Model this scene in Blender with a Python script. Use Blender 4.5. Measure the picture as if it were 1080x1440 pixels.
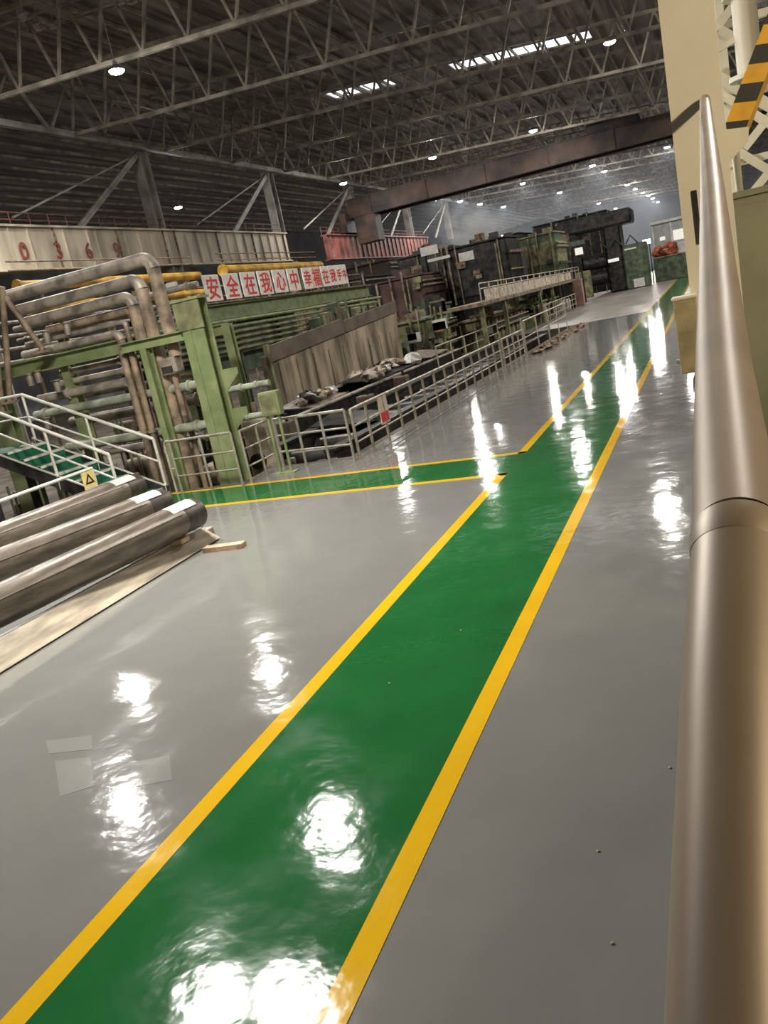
import bpy, math, random
from mathutils import Vector, Matrix

random.seed(7)
for o in list(bpy.data.objects):
    bpy.data.objects.remove(o)
scene = bpy.context.scene
C = scene.collection

# ------------------------------------------------------------------ camera
cam_d = bpy.data.cameras.new('camera')
cam = bpy.data.objects.new('camera', cam_d)
C.objects.link(cam)
Rm = Matrix(((0.91440360, 0.09629020, 0.39318475),
             (0.35207376, 0.29017068, -0.88985675),
             (-0.19977517, 0.95211826, 0.23143186)))
cam.matrix_world = Matrix.Translation((0, 0, 2.6)) @ Rm.to_4x4()
cam_d.sensor_fit = 'VERTICAL'
cam_d.sensor_height = 36.0
cam_d.lens = 1150.0 / 1440.0 * 36.0
cam_d.clip_start = 0.02
cam_d.clip_end = 800
scene.camera = cam

# ------------------------------------------------------------------ world, exposure
world = bpy.data.worlds.new('world')
scene.world = world
world.use_nodes = True
world.node_tree.nodes['Background'].inputs[0].default_value = (0.92, 0.96, 1.0, 1)
world.node_tree.nodes['Background'].inputs[1].default_value = 2.0
scene.view_settings.view_transform = 'Standard'
scene.view_settings.look = 'None'
scene.view_settings.gamma = 1.0
scene.view_settings.use_curve_mapping = False
scene.view_settings.exposure = 0.0
LAMP_POWER = 1400.0        # emission of a high-bay lens
WARM_POWER = 760.0
LOW_POWER = 400.0


# ------------------------------------------------------------------ materials
MATS = {}


def mat(name, col, rough=0.5, metal=0.0, var=0.12, vscale=3.0, bump=0.0, bscale=20.0, coat=0.0,
        col2=None, stretch=(1, 1, 1), spec=0.5):
    if name in MATS:
        return MATS[name]
    m = bpy.data.materials.new(name)
    m.use_nodes = True
    nt = m.node_tree
    b = nt.nodes['Principled BSDF']
    b.inputs['Roughness'].default_value = rough
    b.inputs['Metallic'].default_value = metal
    b.inputs['Specular IOR Level'].default_value = spec
    if coat:
        b.inputs['Coat Weight'].default_value = coat
        b.inputs['Coat Roughness'].default_value = 0.08
    tc = nt.nodes.new('ShaderNodeTexCoord')
    mp = nt.nodes.new('ShaderNodeMapping')
    mp.inputs['Scale'].default_value = stretch
    nt.links.new(tc.outputs['Object'], mp.inputs['Vector'])
    n = nt.nodes.new('ShaderNodeTexNoise')
    n.inputs['Scale'].default_value = vscale
    n.inputs['Detail'].default_value = 5
    nt.links.new(mp.outputs['Vector'], n.inputs['Vector'])
    r = nt.nodes.new('ShaderNodeValToRGB')
    c2 = col2 if col2 else tuple(max(0, c * (1 - 2.2 * var)) for c in col)
    c1 = col if col2 else tuple(min(1, c * (1 + var)) for c in col)
    r.color_ramp.elements[0].position = 0.36
    r.color_ramp.elements[1].position = 0.64
    r.color_ramp.elements[0].color = (*c2, 1)
    r.color_ramp.elements[1].color = (*c1, 1)
    nt.links.new(n.outputs['Fac'], r.inputs['Fac'])
    nt.links.new(r.outputs['Color'], b.inputs['Base Color'])
    if bump:
        n2 = nt.nodes.new('ShaderNodeTexNoise')
        n2.inputs['Scale'].default_value = bscale
        n2.inputs['Detail'].default_value = 3
        nt.links.new(mp.outputs['Vector'], n2.inputs['Vector'])
        bp = nt.nodes.new('ShaderNodeBump')
        bp.inputs['Strength'].default_value = 1.0
        bp.inputs['Distance'].default_value = bump
        nt.links.new(n2.outputs['Fac'], bp.inputs['Height'])
        nt.links.new(bp.outputs['Normal'], b.inputs['Normal'])
    MATS[name] = m
    return m


def epoxy(name, col, var=0.05):
    """glossy wavy floor coating"""
    m = bpy.data.materials.new(name)
    m.use_nodes = True
    nt = m.node_tree
    b = nt.nodes['Principled BSDF']
    tc = nt.nodes.new('ShaderNodeTexCoord')
    n = nt.nodes.new('ShaderNodeTexNoise')
    n.inputs['Scale'].default_value = 1.3
    n.inputs['Detail'].default_value = 6
    n.inputs['Roughness'].default_value = 0.65
    nt.links.new(tc.outputs['Object'], n.inputs['Vector'])
    r = nt.nodes.new('ShaderNodeValToRGB')
    r.color_ramp.elements[0].position = 0.3
    r.color_ramp.elements[1].position = 0.7
    r.color_ramp.elements[0].color = (*[c * (1 - var) for c in col], 1)
    r.color_ramp.elements[1].color = (*[c * (1 + var) for c in col], 1)
    nt.links.new(n.outputs['Fac'], r.inputs['Fac'])
    nt.links.new(r.outputs['Color'], b.inputs['Base Color'])
    # roughness patches
    n3 = nt.nodes.new('ShaderNodeTexNoise')
    n3.inputs['Scale'].default_value = 2.2
    n3.inputs['Detail'].default_value = 4
    nt.links.new(tc.outputs['Object'], n3.inputs['Vector'])
    mr = nt.nodes.new('ShaderNodeMapRange')
    mr.inputs['From Min'].default_value = 0.3
    mr.inputs['From Max'].default_value = 0.75
    mr.inputs['To Min'].default_value = 0.05
    mr.inputs['To Max'].default_value = 0.115
    nt.links.new(n3.outputs['Fac'], mr.inputs['Value'])
    nt.links.new(mr.outputs['Result'], b.inputs['Roughness'])
    # waviness
    n1 = nt.nodes.new('ShaderNodeTexNoise')
    n1.inputs['Scale'].default_value = 2.6
    n1.inputs['Detail'].default_value = 2.5
    nt.links.new(tc.outputs['Object'], n1.inputs['Vector'])
    n2 = nt.nodes.new('ShaderNodeTexNoise')
    n2.inputs['Scale'].default_value = 11
    n2.inputs['Detail'].default_value = 2
    nt.links.new(tc.outputs['Object'], n2.inputs['Vector'])
    b1 = nt.nodes.new('ShaderNodeBump')
    b1.inputs['Distance'].default_value = 0.006
    b1.inputs['Strength'].default_value = 1.0
    nt.links.new(n1.outputs['Fac'], b1.inputs['Height'])
    b2 = nt.nodes.new('ShaderNodeBump')
    b2.inputs['Distance'].default_value = 0.0011
    b2.inputs['Strength'].default_value = 1.0
    nt.links.new(n2.outputs['Fac'], b2.inputs['Height'])
    nt.links.new(b1.outputs['Normal'], b2.inputs['Normal'])
    nt.links.new(b2.outputs['Normal'], b.inputs['Normal'])
    b.inputs['IOR'].default_value = 1.5
    MATS[name] = m
    return m


def emit(name, col, strength):
    m = bpy.data.materials.new(name)
    m.use_nodes = True
    nt = m.node_tree
    nt.nodes.remove(nt.nodes['Principled BSDF'])
    e = nt.nodes.new('ShaderNodeEmission')
    e.inputs['Color'].default_value = (*col, 1)
    e.inputs['Strength'].default_value = strength
    nt.links.new(e.outputs[0], nt.nodes['Material Output'].inputs['Surface'])
    MATS[name] = m
    return m


M_FLOOR = epoxy('grey_epoxy', (0.19, 0.19, 0.178))
M_FLOOR2 = mat('dull_brown_concrete_floor', (0.21, 0.185, 0.16), 0.33, 0, 0.15, 0.6, 0.004, 3)
M_GREEN = epoxy('green_epoxy', (0.013, 0.115, 0.030), 0.12)
M_YELLOW = epoxy('yellow_line_paint', (0.72, 0.42, 0.012), 0.06)
M_PATCH = epoxy('floor_patch', (0.24, 0.24, 0.225))
M_GROOVE = mat('dark_groove', (0.07, 0.07, 0.065), 0.6)
M_CONC = mat('stained_concrete', (0.36, 0.29, 0.20), 0.85, 0, 0.3, 1.5, 0.02, 6, stretch=(1, 1, 0.25))
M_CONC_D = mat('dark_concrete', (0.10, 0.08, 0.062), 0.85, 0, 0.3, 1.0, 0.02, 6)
M_GIRDER = mat('beige_girder_paint', (0.48, 0.41, 0.31), 0.6, 0, 0.2, 0.5, stretch=(1, 1, 0.3))
M_REDGIRDER = mat('faded_red_paint', (0.22, 0.07, 0.06), 0.6, 0, 0.25, 0.6)
M_REDLETTER = mat('dark_red_lettering', (0.22, 0.05, 0.035), 0.6, 0, 0.1)
M_REDSIGN = mat('bright_red_lettering', (0.75, 0.03, 0.035), 0.5, 0, 0.05)
M_BOARD = mat('white_sign_board', (0.88, 0.84, 0.77), 0.5, 0, 0.06)
M_BOARD2 = mat('cream_sign_board', (0.80, 0.66, 0.52), 0.5, 0, 0.06)
M_ROOF = mat('roof_sheet', (0.17, 0.145, 0.12), 0.75, 0, 0.3, 0.25, 0.05, 1.2, stretch=(6, 0.3, 1))
M_TRUSS = mat('truss_steel', (0.22, 0.19, 0.15), 0.6, 0.1, 0.25, 0.8)
M_CRANE = mat('rusty_brown_paint', (0.05, 0.025, 0.016), 0.6, 0, 0.4, 0.4)
M_COLUMN = mat('grey_steel_paint', (0.27, 0.25, 0.22), 0.6, 0.1, 0.2, 0.6)
M_GREENST = mat('pale_green_steel_paint', (0.235, 0.265, 0.125), 0.55, 0, 0.28, 2.5, col2=(0.135, 0.175, 0.07))
M_GREENDK = mat('dark_green_machine_paint', (0.075, 0.105, 0.06), 0.55, 0, 0.3, 2.0)
M_GREENMID = mat('olive_green_machine_paint', (0.21, 0.21, 0.105), 0.6, 0, 0.3, 2.0)
M_GREENPIPE = mat('grey_green_pipe_paint', (0.28, 0.30, 0.22), 0.5, 0, 0.2, 3.0)
M_PIPE = mat('dusty_grey_pipe', (0.33, 0.28, 0.23), 0.5, 0.2, 0.25, 3.0)
M_PIPEBR = mat('dusty_brown_pipe', (0.27, 0.20, 0.135), 0.6, 0.1, 0.3, 3.0)
M_BLACK = mat('oily_black_steel', (0.035, 0.031, 0.028), 0.4, 0.3, 0.4, 2.5, 0.01, 8)
M_DARKST = mat('dark_steel', (0.06, 0.055, 0.05), 0.4, 0.5, 0.3, 3.0)
M_STAINLESS = mat('brushed_stainless', (0.88, 0.84, 0.76), 0.32, 0.5, 0.08, 6.0)
M_RAILNEAR = mat('satin_steel_railing', (0.50, 0.46, 0.39), 0.33, 0.6, 0.12, 6.0)
M_RAILFAR = mat('dusty_stainless_railing', (0.55, 0.48, 0.38), 0.4, 0.3, 0.15, 5.0)
M_NEARPIPE = mat('near_handrail_steel', (0.33, 0.255, 0.18), 0.46, 0.2, 0.10, 5.0, col2=(0.27, 0.21, 0.155))
M_CREAM = mat('cream_column_paint', (0.76, 0.70, 0.56), 0.5, 0, 0.04, 1.5)
M_CREAMLT = mat('pale_cream_steel_paint', (0.80, 0.74, 0.58), 0.5, 0, 0.05, 2.0)
M_BOXPAINT = mat('khaki_box_paint', (0.42, 0.35, 0.20), 0.45, 0.0, 0.12, 8.0)
M_PANEL = mat('olive_panel_paint', (0.29, 0.285, 0.18), 0.5, 0, 0.08, 1.5)
M_HAZY = mat('hazard_yellow', (0.85, 0.44, 0.03), 0.5, 0, 0.08, 5)
M_HAZB = mat('hazard_black', (0.03, 0.025, 0.02), 0.5, 0, 0.1, 5)
M_YELBEAM = mat('yellow_crane_paint', (0.55, 0.31, 0.035), 0.5, 0, 0.25, 1.5)
M_ROLL = mat('oiled_roll_steel', (0.155, 0.128, 0.10), 0.30, 0.35, 0.15, 4, 0.0008, 30, stretch=(4, 0.6, 4))
M_ROLLEND = mat('brown_roll_end', (0.075, 0.06, 0.05), 0.45, 0.4, 0.2, 8)
M_PAPER = mat('white_paper_label', (0.50, 0.48, 0.43), 0.6, 0, 0.05, 20)
M_PLANK = mat('weathered_tan_board', (0.42, 0.355, 0.265), 0.75, 0, 0.18, 3.0, 0.003, 30, stretch=(3, 0.5, 3))
M_PLANKTOP = mat('bluish_grey_edge', (0.33, 0.34, 0.36), 0.6, 0, 0.1, 6)
M_WOOD = mat('raw_timber', (0.52, 0.36, 0.24), 0.75, 0, 0.2, 6, 0.002, 40)
M_STAIRGR = mat('stair_green_paint', (0.012, 0.105, 0.055), 0.4, 0, 0.15, 3)
M_SIGNYEL = mat('yellow_sign_plate', (0.72, 0.56, 0.22), 0.5, 0, 0.08, 8)
M_RUST = mat('rusty_scrap', (0.22, 0.145, 0.095), 0.8, 0.1, 0.35, 5, 0.02, 10)
M_BAND = mat('dull_brown_steel', (0.15, 0.11, 0.078), 0.75, 0, 0.15, 1.2)
M_BEIGE = mat('pale_refractory', (0.55, 0.46, 0.36), 0.85, 0, 0.2, 4, 0.02, 10)
M_WALLDK = mat('dark_wall_cladding', (0.07, 0.066, 0.066), 0.8, 0, 0.25, 0.3)
M_PINK = mat('dusty_pink_post', (0.36, 0.21, 0.17), 0.7, 0, 0.15, 2)
M_ORANGE = mat('orange_tarpaulin', (0.42, 0.10, 0.04), 0.7, 0, 0.4, 2.0)
M_WHITEST = mat('white_painted_steel', (0.62, 0.60, 0.57), 0.5, 0, 0.1, 2)
M_GLASS = mat('dusty_glass', (0.30, 0.32, 0.31), 0.15, 0, 0.1, 2)
M_MAROON = mat('dull_maroon_paint', (0.085, 0.04, 0.035), 0.6, 0, 0.25, 1)
M_LILAC = mat('lilac_grey_sheet', (0.26, 0.24, 0.32), 0.6, 0, 0.2, 1)
M_RUBBER = mat('black_rubber', (0.015, 0.015, 0.015), 0.5, 0, 0.1, 5)
M_HOUSING = mat('lamp_housing_grey', (0.15, 0.15, 0.15), 0.5, 0.3, 0.1, 5)
M_LENS = emit('lamp_lens_white', (1.0, 0.97, 0.91), LAMP_POWER)
M_LENSL = emit('lamp_lens_low', (1.0, 0.97, 0.90), LOW_POWER)
M_LENSW = emit('lamp_lens_warm', (1.0, 0.83, 0.56), WARM_POWER)
M_SCREEN = emit('lit_display', (0.95, 1.0, 0.95), 3.0)
M_WINLIT = emit('lit_window', (1.0, 0.95, 0.82), 0.9)
M_SMALL = emit('small_lamp_glow', (1.0, 0.95, 0.85), 30.0)

# ------------------------------------------------------------------ mesh helpers
ORIGIN = {}


class MB:
    def __init__(s):
        s.v, s.f, s.smooth = [], [], []

    def add(s, vs, fs, smooth=False):
        k = len(s.v)
        s.v += [tuple(p) for p in vs]
        s.f += [tuple(i + k for i in f) for f in fs]
        s.smooth += [smooth] * len(fs)
        return s

    def box(s, a, b, bev=0.0):
        (x0, y0, z0), (x1, y1, z1) = a, b
        if bev <= 0:
            vs = [(x0, y0, z0), (x1, y0, z0), (x1, y1, z0), (x0, y1, z0), (x0, y0, z1), (x1, y0, z1), (x1, y1, z1), (x0, y1, z1)]
            return s.add(vs, [(3, 2, 1, 0), (4, 5, 6, 7), (0, 1, 5, 4), (1, 2, 6, 5), (2, 3, 7, 6), (3, 0, 4, 7)])
        c = bev
        def ring(z, i):
            return [(x0 + c + i, y0 + i, z), (x1 - c - i, y0 + i, z), (x1 - i, y0 + c + i, z), (x1 - i, y1 - c - i, z),
                    (x1 - c - i, y1 - i, z), (x0 + c + i, y1 - i, z), (x0 + i, y1 - c - i, z), (x0 + i, y0 + c + i, z)]
        vs = ring(z0, c * .7) + ring(z0 + c, 0) + ring(z1 - c, 0) + ring(z1, c * .7)
        fs = [tuple(range(7, -1, -1)), tuple(range(24, 32))]
        for k in range(3):
            for i in range(8):
                j = (i + 1) % 8
                fs.append((k * 8 + i, k * 8 + j, k * 8 + 8 + j, k * 8 + 8 + i))
        return s.add(vs, fs)

    def bar(s, p, q, w, h, up=(0, 0, 1)):
        """rectangular bar from p to q, w wide (sideways), h high (along up)"""
        p, q = Vector(p), Vector(q)
        d = (q - p).normalized()
        u = Vector(up)
        if abs(d.dot(u)) > 0.98:
            u = Vector((1, 0, 0))
        x = d.cross(u).normalized()
        u = x.cross(d).normalized()
        vs = []
        for c in (p, q):
            for a, b in ((-1, -1), (1, -1), (1, 1), (-1, 1)):
                vs.append(c + x * (a * w / 2) + u * (b * h / 2))
        return s.add(vs, [(3, 2, 1, 0), (4, 5, 6, 7), (0, 1, 5, 4), (1, 2, 6, 5), (2, 3, 7, 6), (3, 0, 4, 7)])

    def tube(s, pts, r, n=10, cap=True):
        pts = [Vector(p) for p in pts]
        rs = r if isinstance(r, (list, tuple)) else [r] * len(pts)
        vs, fs = [], []
        t0 = (pts[1] - pts[0]).normalized()
        u = Vector((0, 0, 1)) if abs(t0.z) < 0.9 else Vector((1, 0, 0))
        x = t0.cross(u).normalized()
        for i, p in enumerate(pts):
            if i == 0:
                t = pts[1] - pts[0]
            elif i == len(pts) - 1:
                t = pts[-1] - pts[-2]
            else:
                t = (pts[i + 1] - p).normalized() + (p - pts[i - 1]).normalized()
            t.normalize()
            x = (x - t * x.dot(t)).normalized()
            y = t.cross(x)
            for k in range(n):
                a = 2 * math.pi * k / n
                vs.append(p + (x * math.cos(a) + y * math.sin(a)) * rs[i])
        for i in range(len(pts) - 1):
            for k in range(n):
                j = (k + 1) % n
                fs.append((i * n + k, i * n + j, (i + 1) * n + j, (i + 1) * n + k))
        s.add(vs, fs, True)
        if cap:
            k = len(pts) - 1
            s.add([vs[i] for i in range(n)], [tuple(range(n - 1, -1, -1))])
            s.add([vs[k * n + i] for i in range(n)], [tuple(range(n))])
        return s

    def ibeam(s, p, q, w, h, t=0.02, up=(0, 0, 1)):
        p, q = Vector(p), Vector(q)
        d = (q - p).normalized()
        u = Vector(up)
        if abs(d.dot(u)) > 0.98:
            u = Vector((1, 0, 0))
        x = d.cross(u).normalized()
        u = x.cross(d).normalized()
        s.bar(p + u * (h / 2 - t / 2), q + u * (h / 2 - t / 2), w, t, u)
        s.bar(p - u * (h / 2 - t / 2), q - u * (h / 2 - t / 2), w, t, u)
        return s.bar(p, q, t, h - 2 * t, u)

    def blob(s, c, r, seed=0, n=7, jag=0.25):
        rnd = random.Random(seed)
        vs, fs = [], []
        m = n * 2
        for i in range(n + 1):
            th = math.pi * i / n
            for k in range(m):
                ph = 2 * math.pi * k / m
                q = 1 + rnd.uniform(-jag, jag)
                vs.append((c[0] + r[0] * q * math.sin(th) * math.cos(ph), c[1] + r[1] * q * math.sin(th) * math.sin(ph), c[2] + r[2] * q * math.cos(th)))
        for i in range(n):
            for k in range(m):
                j = (k + 1) % m
                fs.append((i * m + k, (i + 1) * m + k, (i + 1) * m + j, i * m + j))
        return s.add(vs, fs, False)

    def mesh(s, name, m, off=(0, 0, 0)):
        me = bpy.data.meshes.new(name)
        ox, oy, oz = off
        me.from_pydata([(x - ox, y - oy, z - oz) for x, y, z in s.v], [], s.f)
        me.polygons.foreach_set('use_smooth', s.smooth)
        me.materials.append(m)
        me.update()
        return me

    def part(s, name, m, parent):
        off = ORIGIN[parent.name]
        o = bpy.data.objects.new(name, s.mesh(name, m, off))
        C.objects.link(o)
        o.parent = parent
        ORIGIN[o.name] = off
        return o

    def single(s, name, m, label=None, cat=None, group=None, kind=None, loc=(0, 0, 0)):
        o = bpy.data.objects.new(name, s.mesh(name, m, loc))
        C.objects.link(o)
        o.location = loc
        ORIGIN[o.name] = tuple(loc)
        tag(o, label, cat, group, kind)
        return o


def tag(o, label=None, cat=None, group=None, kind=None):
    if label:
        o['label'] = label
    if cat:
        o['category'] = cat
    if group:
        o['group'] = group
    if kind:
        o['kind'] = kind
    return o


def thing(name, label, cat, loc, group=None, kind=None):
    o = bpy.data.objects.new(name, None)
    o.empty_display_size = 0.1
    C.objects.link(o)
    o.location = loc
    ORIGIN[o.name] = tuple(loc)
    return tag(o, label, cat, group, kind)


def copy_tree(o, delta, parent=None):
    c = o.copy()
    C.objects.link(c)
    c.parent = parent
    if parent is None:
        c.location = Vector(o.location) + Vector(delta)
    for ch in o.children:
        copy_tree(ch, delta, c)
    return c


ORD = ['nearest', 'second', 'third', 'fourth', 'fifth', 'sixth', 'seventh', 'eighth', 'ninth', 'tenth', 'eleventh', 'twelfth',
       'thirteenth', 'fourteenth', 'fifteenth', 'sixteenth', 'seventeenth', 'eighteenth', 'nineteenth', 'twentieth',
       'twenty-first', 'twenty-second', 'twenty-third', 'twenty-fourth', 'twenty-fifth']


def arc(c, a, b, r, n=5):
    """elbow points from direction a into direction b about corner c"""
    c, a, b = Vector(c), Vector(a).normalized(), Vector(b).normalized()
    p0 = c - a * r
    out = []
    for i in range(n + 1):
        t = math.pi / 2 * i / n
        out.append(p0 + a * (r * math.sin(t)) + b * (r * (1 - math.cos(t))))
    return out


def text_mesh(body, size, m, name, parent, origin_world, xdir, ydir, extrude=0.01, bold=0.0):
    cu = bpy.data.curves.new(name, 'FONT')
    cu.body = body
    cu.size = size
    cu.align_x = 'CENTER'
    cu.align_y = 'CENTER'
    cu.extrude = extrude
    cu.offset = bold
    cu.resolution_u = 3
    t = bpy.data.objects.new('tmp_text', cu)
    C.objects.link(t)
    dg = bpy.context.evaluated_depsgraph_get()
    me = bpy.data.meshes.new_from_object(t.evaluated_get(dg))
    bpy.data.objects.remove(t)
    xs = [v.co.x for v in me.vertices]
    ys = [v.co.y for v in me.vertices]
    cx, cy = (min(xs) + max(xs)) / 2, (min(ys) + max(ys)) / 2
    X, Y = Vector(xdir).normalized(), Vector(ydir).normalized()
    Z = X.cross(Y)
    off = Vector(ORIGIN[parent.name])
    for v in me.vertices:
        v.co = Vector(origin_world) - off + X * (v.co.x - cx) + Y * (v.co.y - cy) + Z * v.co.z
    me.materials.clear()
    me.materials.append(m)
    o = bpy.data.objects.new(name, me)
    C.objects.link(o)
    o.parent = parent
    ORIGIN[o.name] = tuple(off)
    return o


def slab(poly, z0, z1):
    mb = MB()
    n = len(poly)
    vs = [(x, y, z0) for x, y in poly] + [(x, y, z1) for x, y in poly]
    fs = [tuple(range(n - 1, -1, -1)), tuple(range(n, 2 * n))]
    for i in range(n):
        j = (i + 1) % n
        fs.append((i, j, n + j, n + i))
    return mb.add(vs, fs)


# ------------------------------------------------------------------ structure: floor, markings, pit
floor_poly = [(-10.62, -14), (13.5, -14), (13.5, 45), (-6.78, 45), (-6.78, 14.52), (-8.62, 14.52), (-8.62, 13.28), (-10.62, 13.28)]
slab(floor_poly, -0.3, 0).single('floor', M_FLOOR, 'glossy grey epoxy coated workshop floor', 'floor', kind='structure')

slab([(13.5, 45), (13.5, 330), (-9.9, 330), (-9.9, 45)], -0.3, 0).single('floor_2', M_FLOOR2, 'duller brownish concrete floor in the distance', 'floor', kind='structure')

green_poly = [(-1.64, -3), (-1.64, 91), (-3.07, 91), (-3.07, 12.86), (-10.55, 13.22), (-10.55, 11.80), (-3.07, 11.44), (-3.07, -3)]
slab(green_poly, 0, 0.002).single('walkway_paint', M_GREEN, 'glossy green painted walkway with a side branch', 'walkway', kind='structure')


def strip(pts, w, name, label):
    mb = MB()
    for (a, b) in zip(pts[:-1], pts[1:]):
        a, b = Vector((*a, 0)), Vector((*b, 0))
        d = (b - a).normalized()
        nrm = Vector((-d.y, d.x, 0)) * w / 2
        e = d * (w / 2)
        q = [a - e + nrm, b + e + nrm, b + e - nrm, a - e - nrm]
        poly = [(p.x, p.y) for p in q][::-1]
        s = slab(poly, 0.0, 0.004)
        mb.add(s.v, s.f)
    return mb.single(name, M_YELLOW, label, 'line', kind='structure')


strip([(-1.64, -3), (-1.64, 91)], 0.135, 'trim_1', 'long yellow line on the right edge of the green walkway')
strip([(-3.07, -3), (-3.07, 11.44), (-9.9, 11.77)], 0.135, 'trim_2', 'yellow line turning from the walkway into the near side of the branch')
strip([(-3.07, 91), (-3.07, 12.86), (-10.3, 13.21)], 0.135, 'trim_3', 'yellow line turning from the far walkway into the branch')

# grooves beside the pit railing
for i, gx in enumerate((-6.20, -6.42)):
    MB().box((gx - 0.02, 15.2, 0), (gx + 0.02, 40, 0.003)).single('trim_%d' % (4 + i), M_GROOVE, ['outer', 'inner'][i] + ' thin dark groove in the floor beside the pit railing', 'groove', kind='structure')

# pit floor and pit side walls
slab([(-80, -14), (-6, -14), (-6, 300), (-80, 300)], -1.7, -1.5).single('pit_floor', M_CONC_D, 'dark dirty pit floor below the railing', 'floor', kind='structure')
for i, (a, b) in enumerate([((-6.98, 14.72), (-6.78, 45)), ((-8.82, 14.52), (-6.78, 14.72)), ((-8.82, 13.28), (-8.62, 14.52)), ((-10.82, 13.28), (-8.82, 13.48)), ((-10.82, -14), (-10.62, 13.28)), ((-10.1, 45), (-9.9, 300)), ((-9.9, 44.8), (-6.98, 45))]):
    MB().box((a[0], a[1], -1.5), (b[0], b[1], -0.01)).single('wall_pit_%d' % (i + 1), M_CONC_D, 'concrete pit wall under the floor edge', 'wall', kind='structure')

# hall walls
MB().box((13.5, -14, -2), (13.9, 330, 32)).single('wall_right', M_WALLDK, kind='structure')
MB().box((-82, -14, -2), (-81.6, 330, 32)).single('wall_left', M_WALLDK, kind='structure')
MB().box((-82, -14.4, -2), (13.9, -14, 32)).single('wall_back', M_WALLDK, kind='structure')
MB().box((-82, 330, -2), (13.9, 330.4, 32)).single('wall_front', M_WALLDK, kind='structure')


# roof: pitched deck falling to the right from a ridge at x=-45
def deck_z(x):
    return 26.0 - 0.075 * abs(x + 45)


def chord_z(x):
    return 20.9 - 0.06 * abs(x + 45)


ceil = thing('ceiling', 'dark pitched sheet metal roof of the hall', 'roof', (-30, 0, 24), kind='structure')


def deck_piece(x0, x1, y0, y1):
    mb = MB()
    vs = []
    for x in (x0, x1):
        for y in (y0, y1):
            vs += [(x, y, deck_z(x)), (x, y, deck_z(x) + 0.15)]
    mb.add(vs, [(0, 2, 6, 4), (1, 5, 7, 3), (0, 4, 5, 1), (2, 3, 7, 6), (0, 1, 3, 2), (4, 6, 7, 5)])
    return mb.part('roof_sheet', M_ROOF, ceil)


ys0, ys1 = 85.0, 88.2
for x0, x1 in ((-82, -45), (-45, 13.9)):
    deck_piece(x0, x1, -14.4, ys0)
    deck_piece(x0, x1, ys1, 330.4)
deck_piece(-82, -45, ys0, ys1)
for x0, x1 in ((-45, -34.5), (-27.6, -21.3), (-8.0, 13.9)):
    deck_piece(x0, x1, ys0, ys1)
for xs in ([-33.6, -32.5, -31.2, -30.2, -28.7], [-20.2, -18.9, -17.9, -16.4, -15.1, -13.9, -12.4, -11.0, -9.6]):
    for x in xs:
        w = random.uniform(0.06, 0.3)
        MB().box((x - w / 2, ys0, deck_z(x) - 0.1), (x + w / 2, ys1, deck_z(x) + 0.05)).part('skylight_bar', M_TRUSS, ceil)
for k in range(36):
    x = -80 + k * 2.6
    MB().box((x - 0.07, 20, deck_z(x) - 0.3), (x + 0.07, 330, deck_z(x) - 0.02)).part('purlin', M_TRUSS, ceil)


# roof trusses
def build_truss(y, label):
    t = thing('roof_truss', label, 'truss', (-20, y, chord_z(-20)), 'roof trusses across the hall')
    xa, xb, n = -45.0, 12.0, 18
    MB().bar((xa, y, chord_z(xa)), (xb, y, chord_z(xb)), 0.28, 0.26).part('bottom_chord', M_TRUSS, t)
    MB().bar((xa, y, deck_z(xa) - 0.45), (xb, y, deck_z(xb) - 0.45), 0.28, 0.26).part('top_chord', M_TRUSS, t)
    dx = (xb - xa) / n
    for i in range(n):
        x0, xm, x1 = xa + i * dx, xa + (i + .5) * dx, xa + (i + 1) * dx
        MB().bar((x0, y, chord_z(x0)), (xm, y, deck_z(xm) - .45), 0.16, 0.16).part('diagonal', M_TRUSS, t)
        MB().bar((xm, y, deck_z(xm) - .45), (x1, y, chord_z(x1)), 0.16, 0.16).part('diagonal', M_TRUSS, t)
    return t


tr0 = build_truss(33.5, 'lattice steel roof truss across the hall, nearest to the camera')
for k in range(1, 20):
    c = copy_tree(tr0, (0, 12 * k, 0))
    c['label'] = 'lattice steel roof truss across the hall, %s from the camera' % ORD[k]

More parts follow.
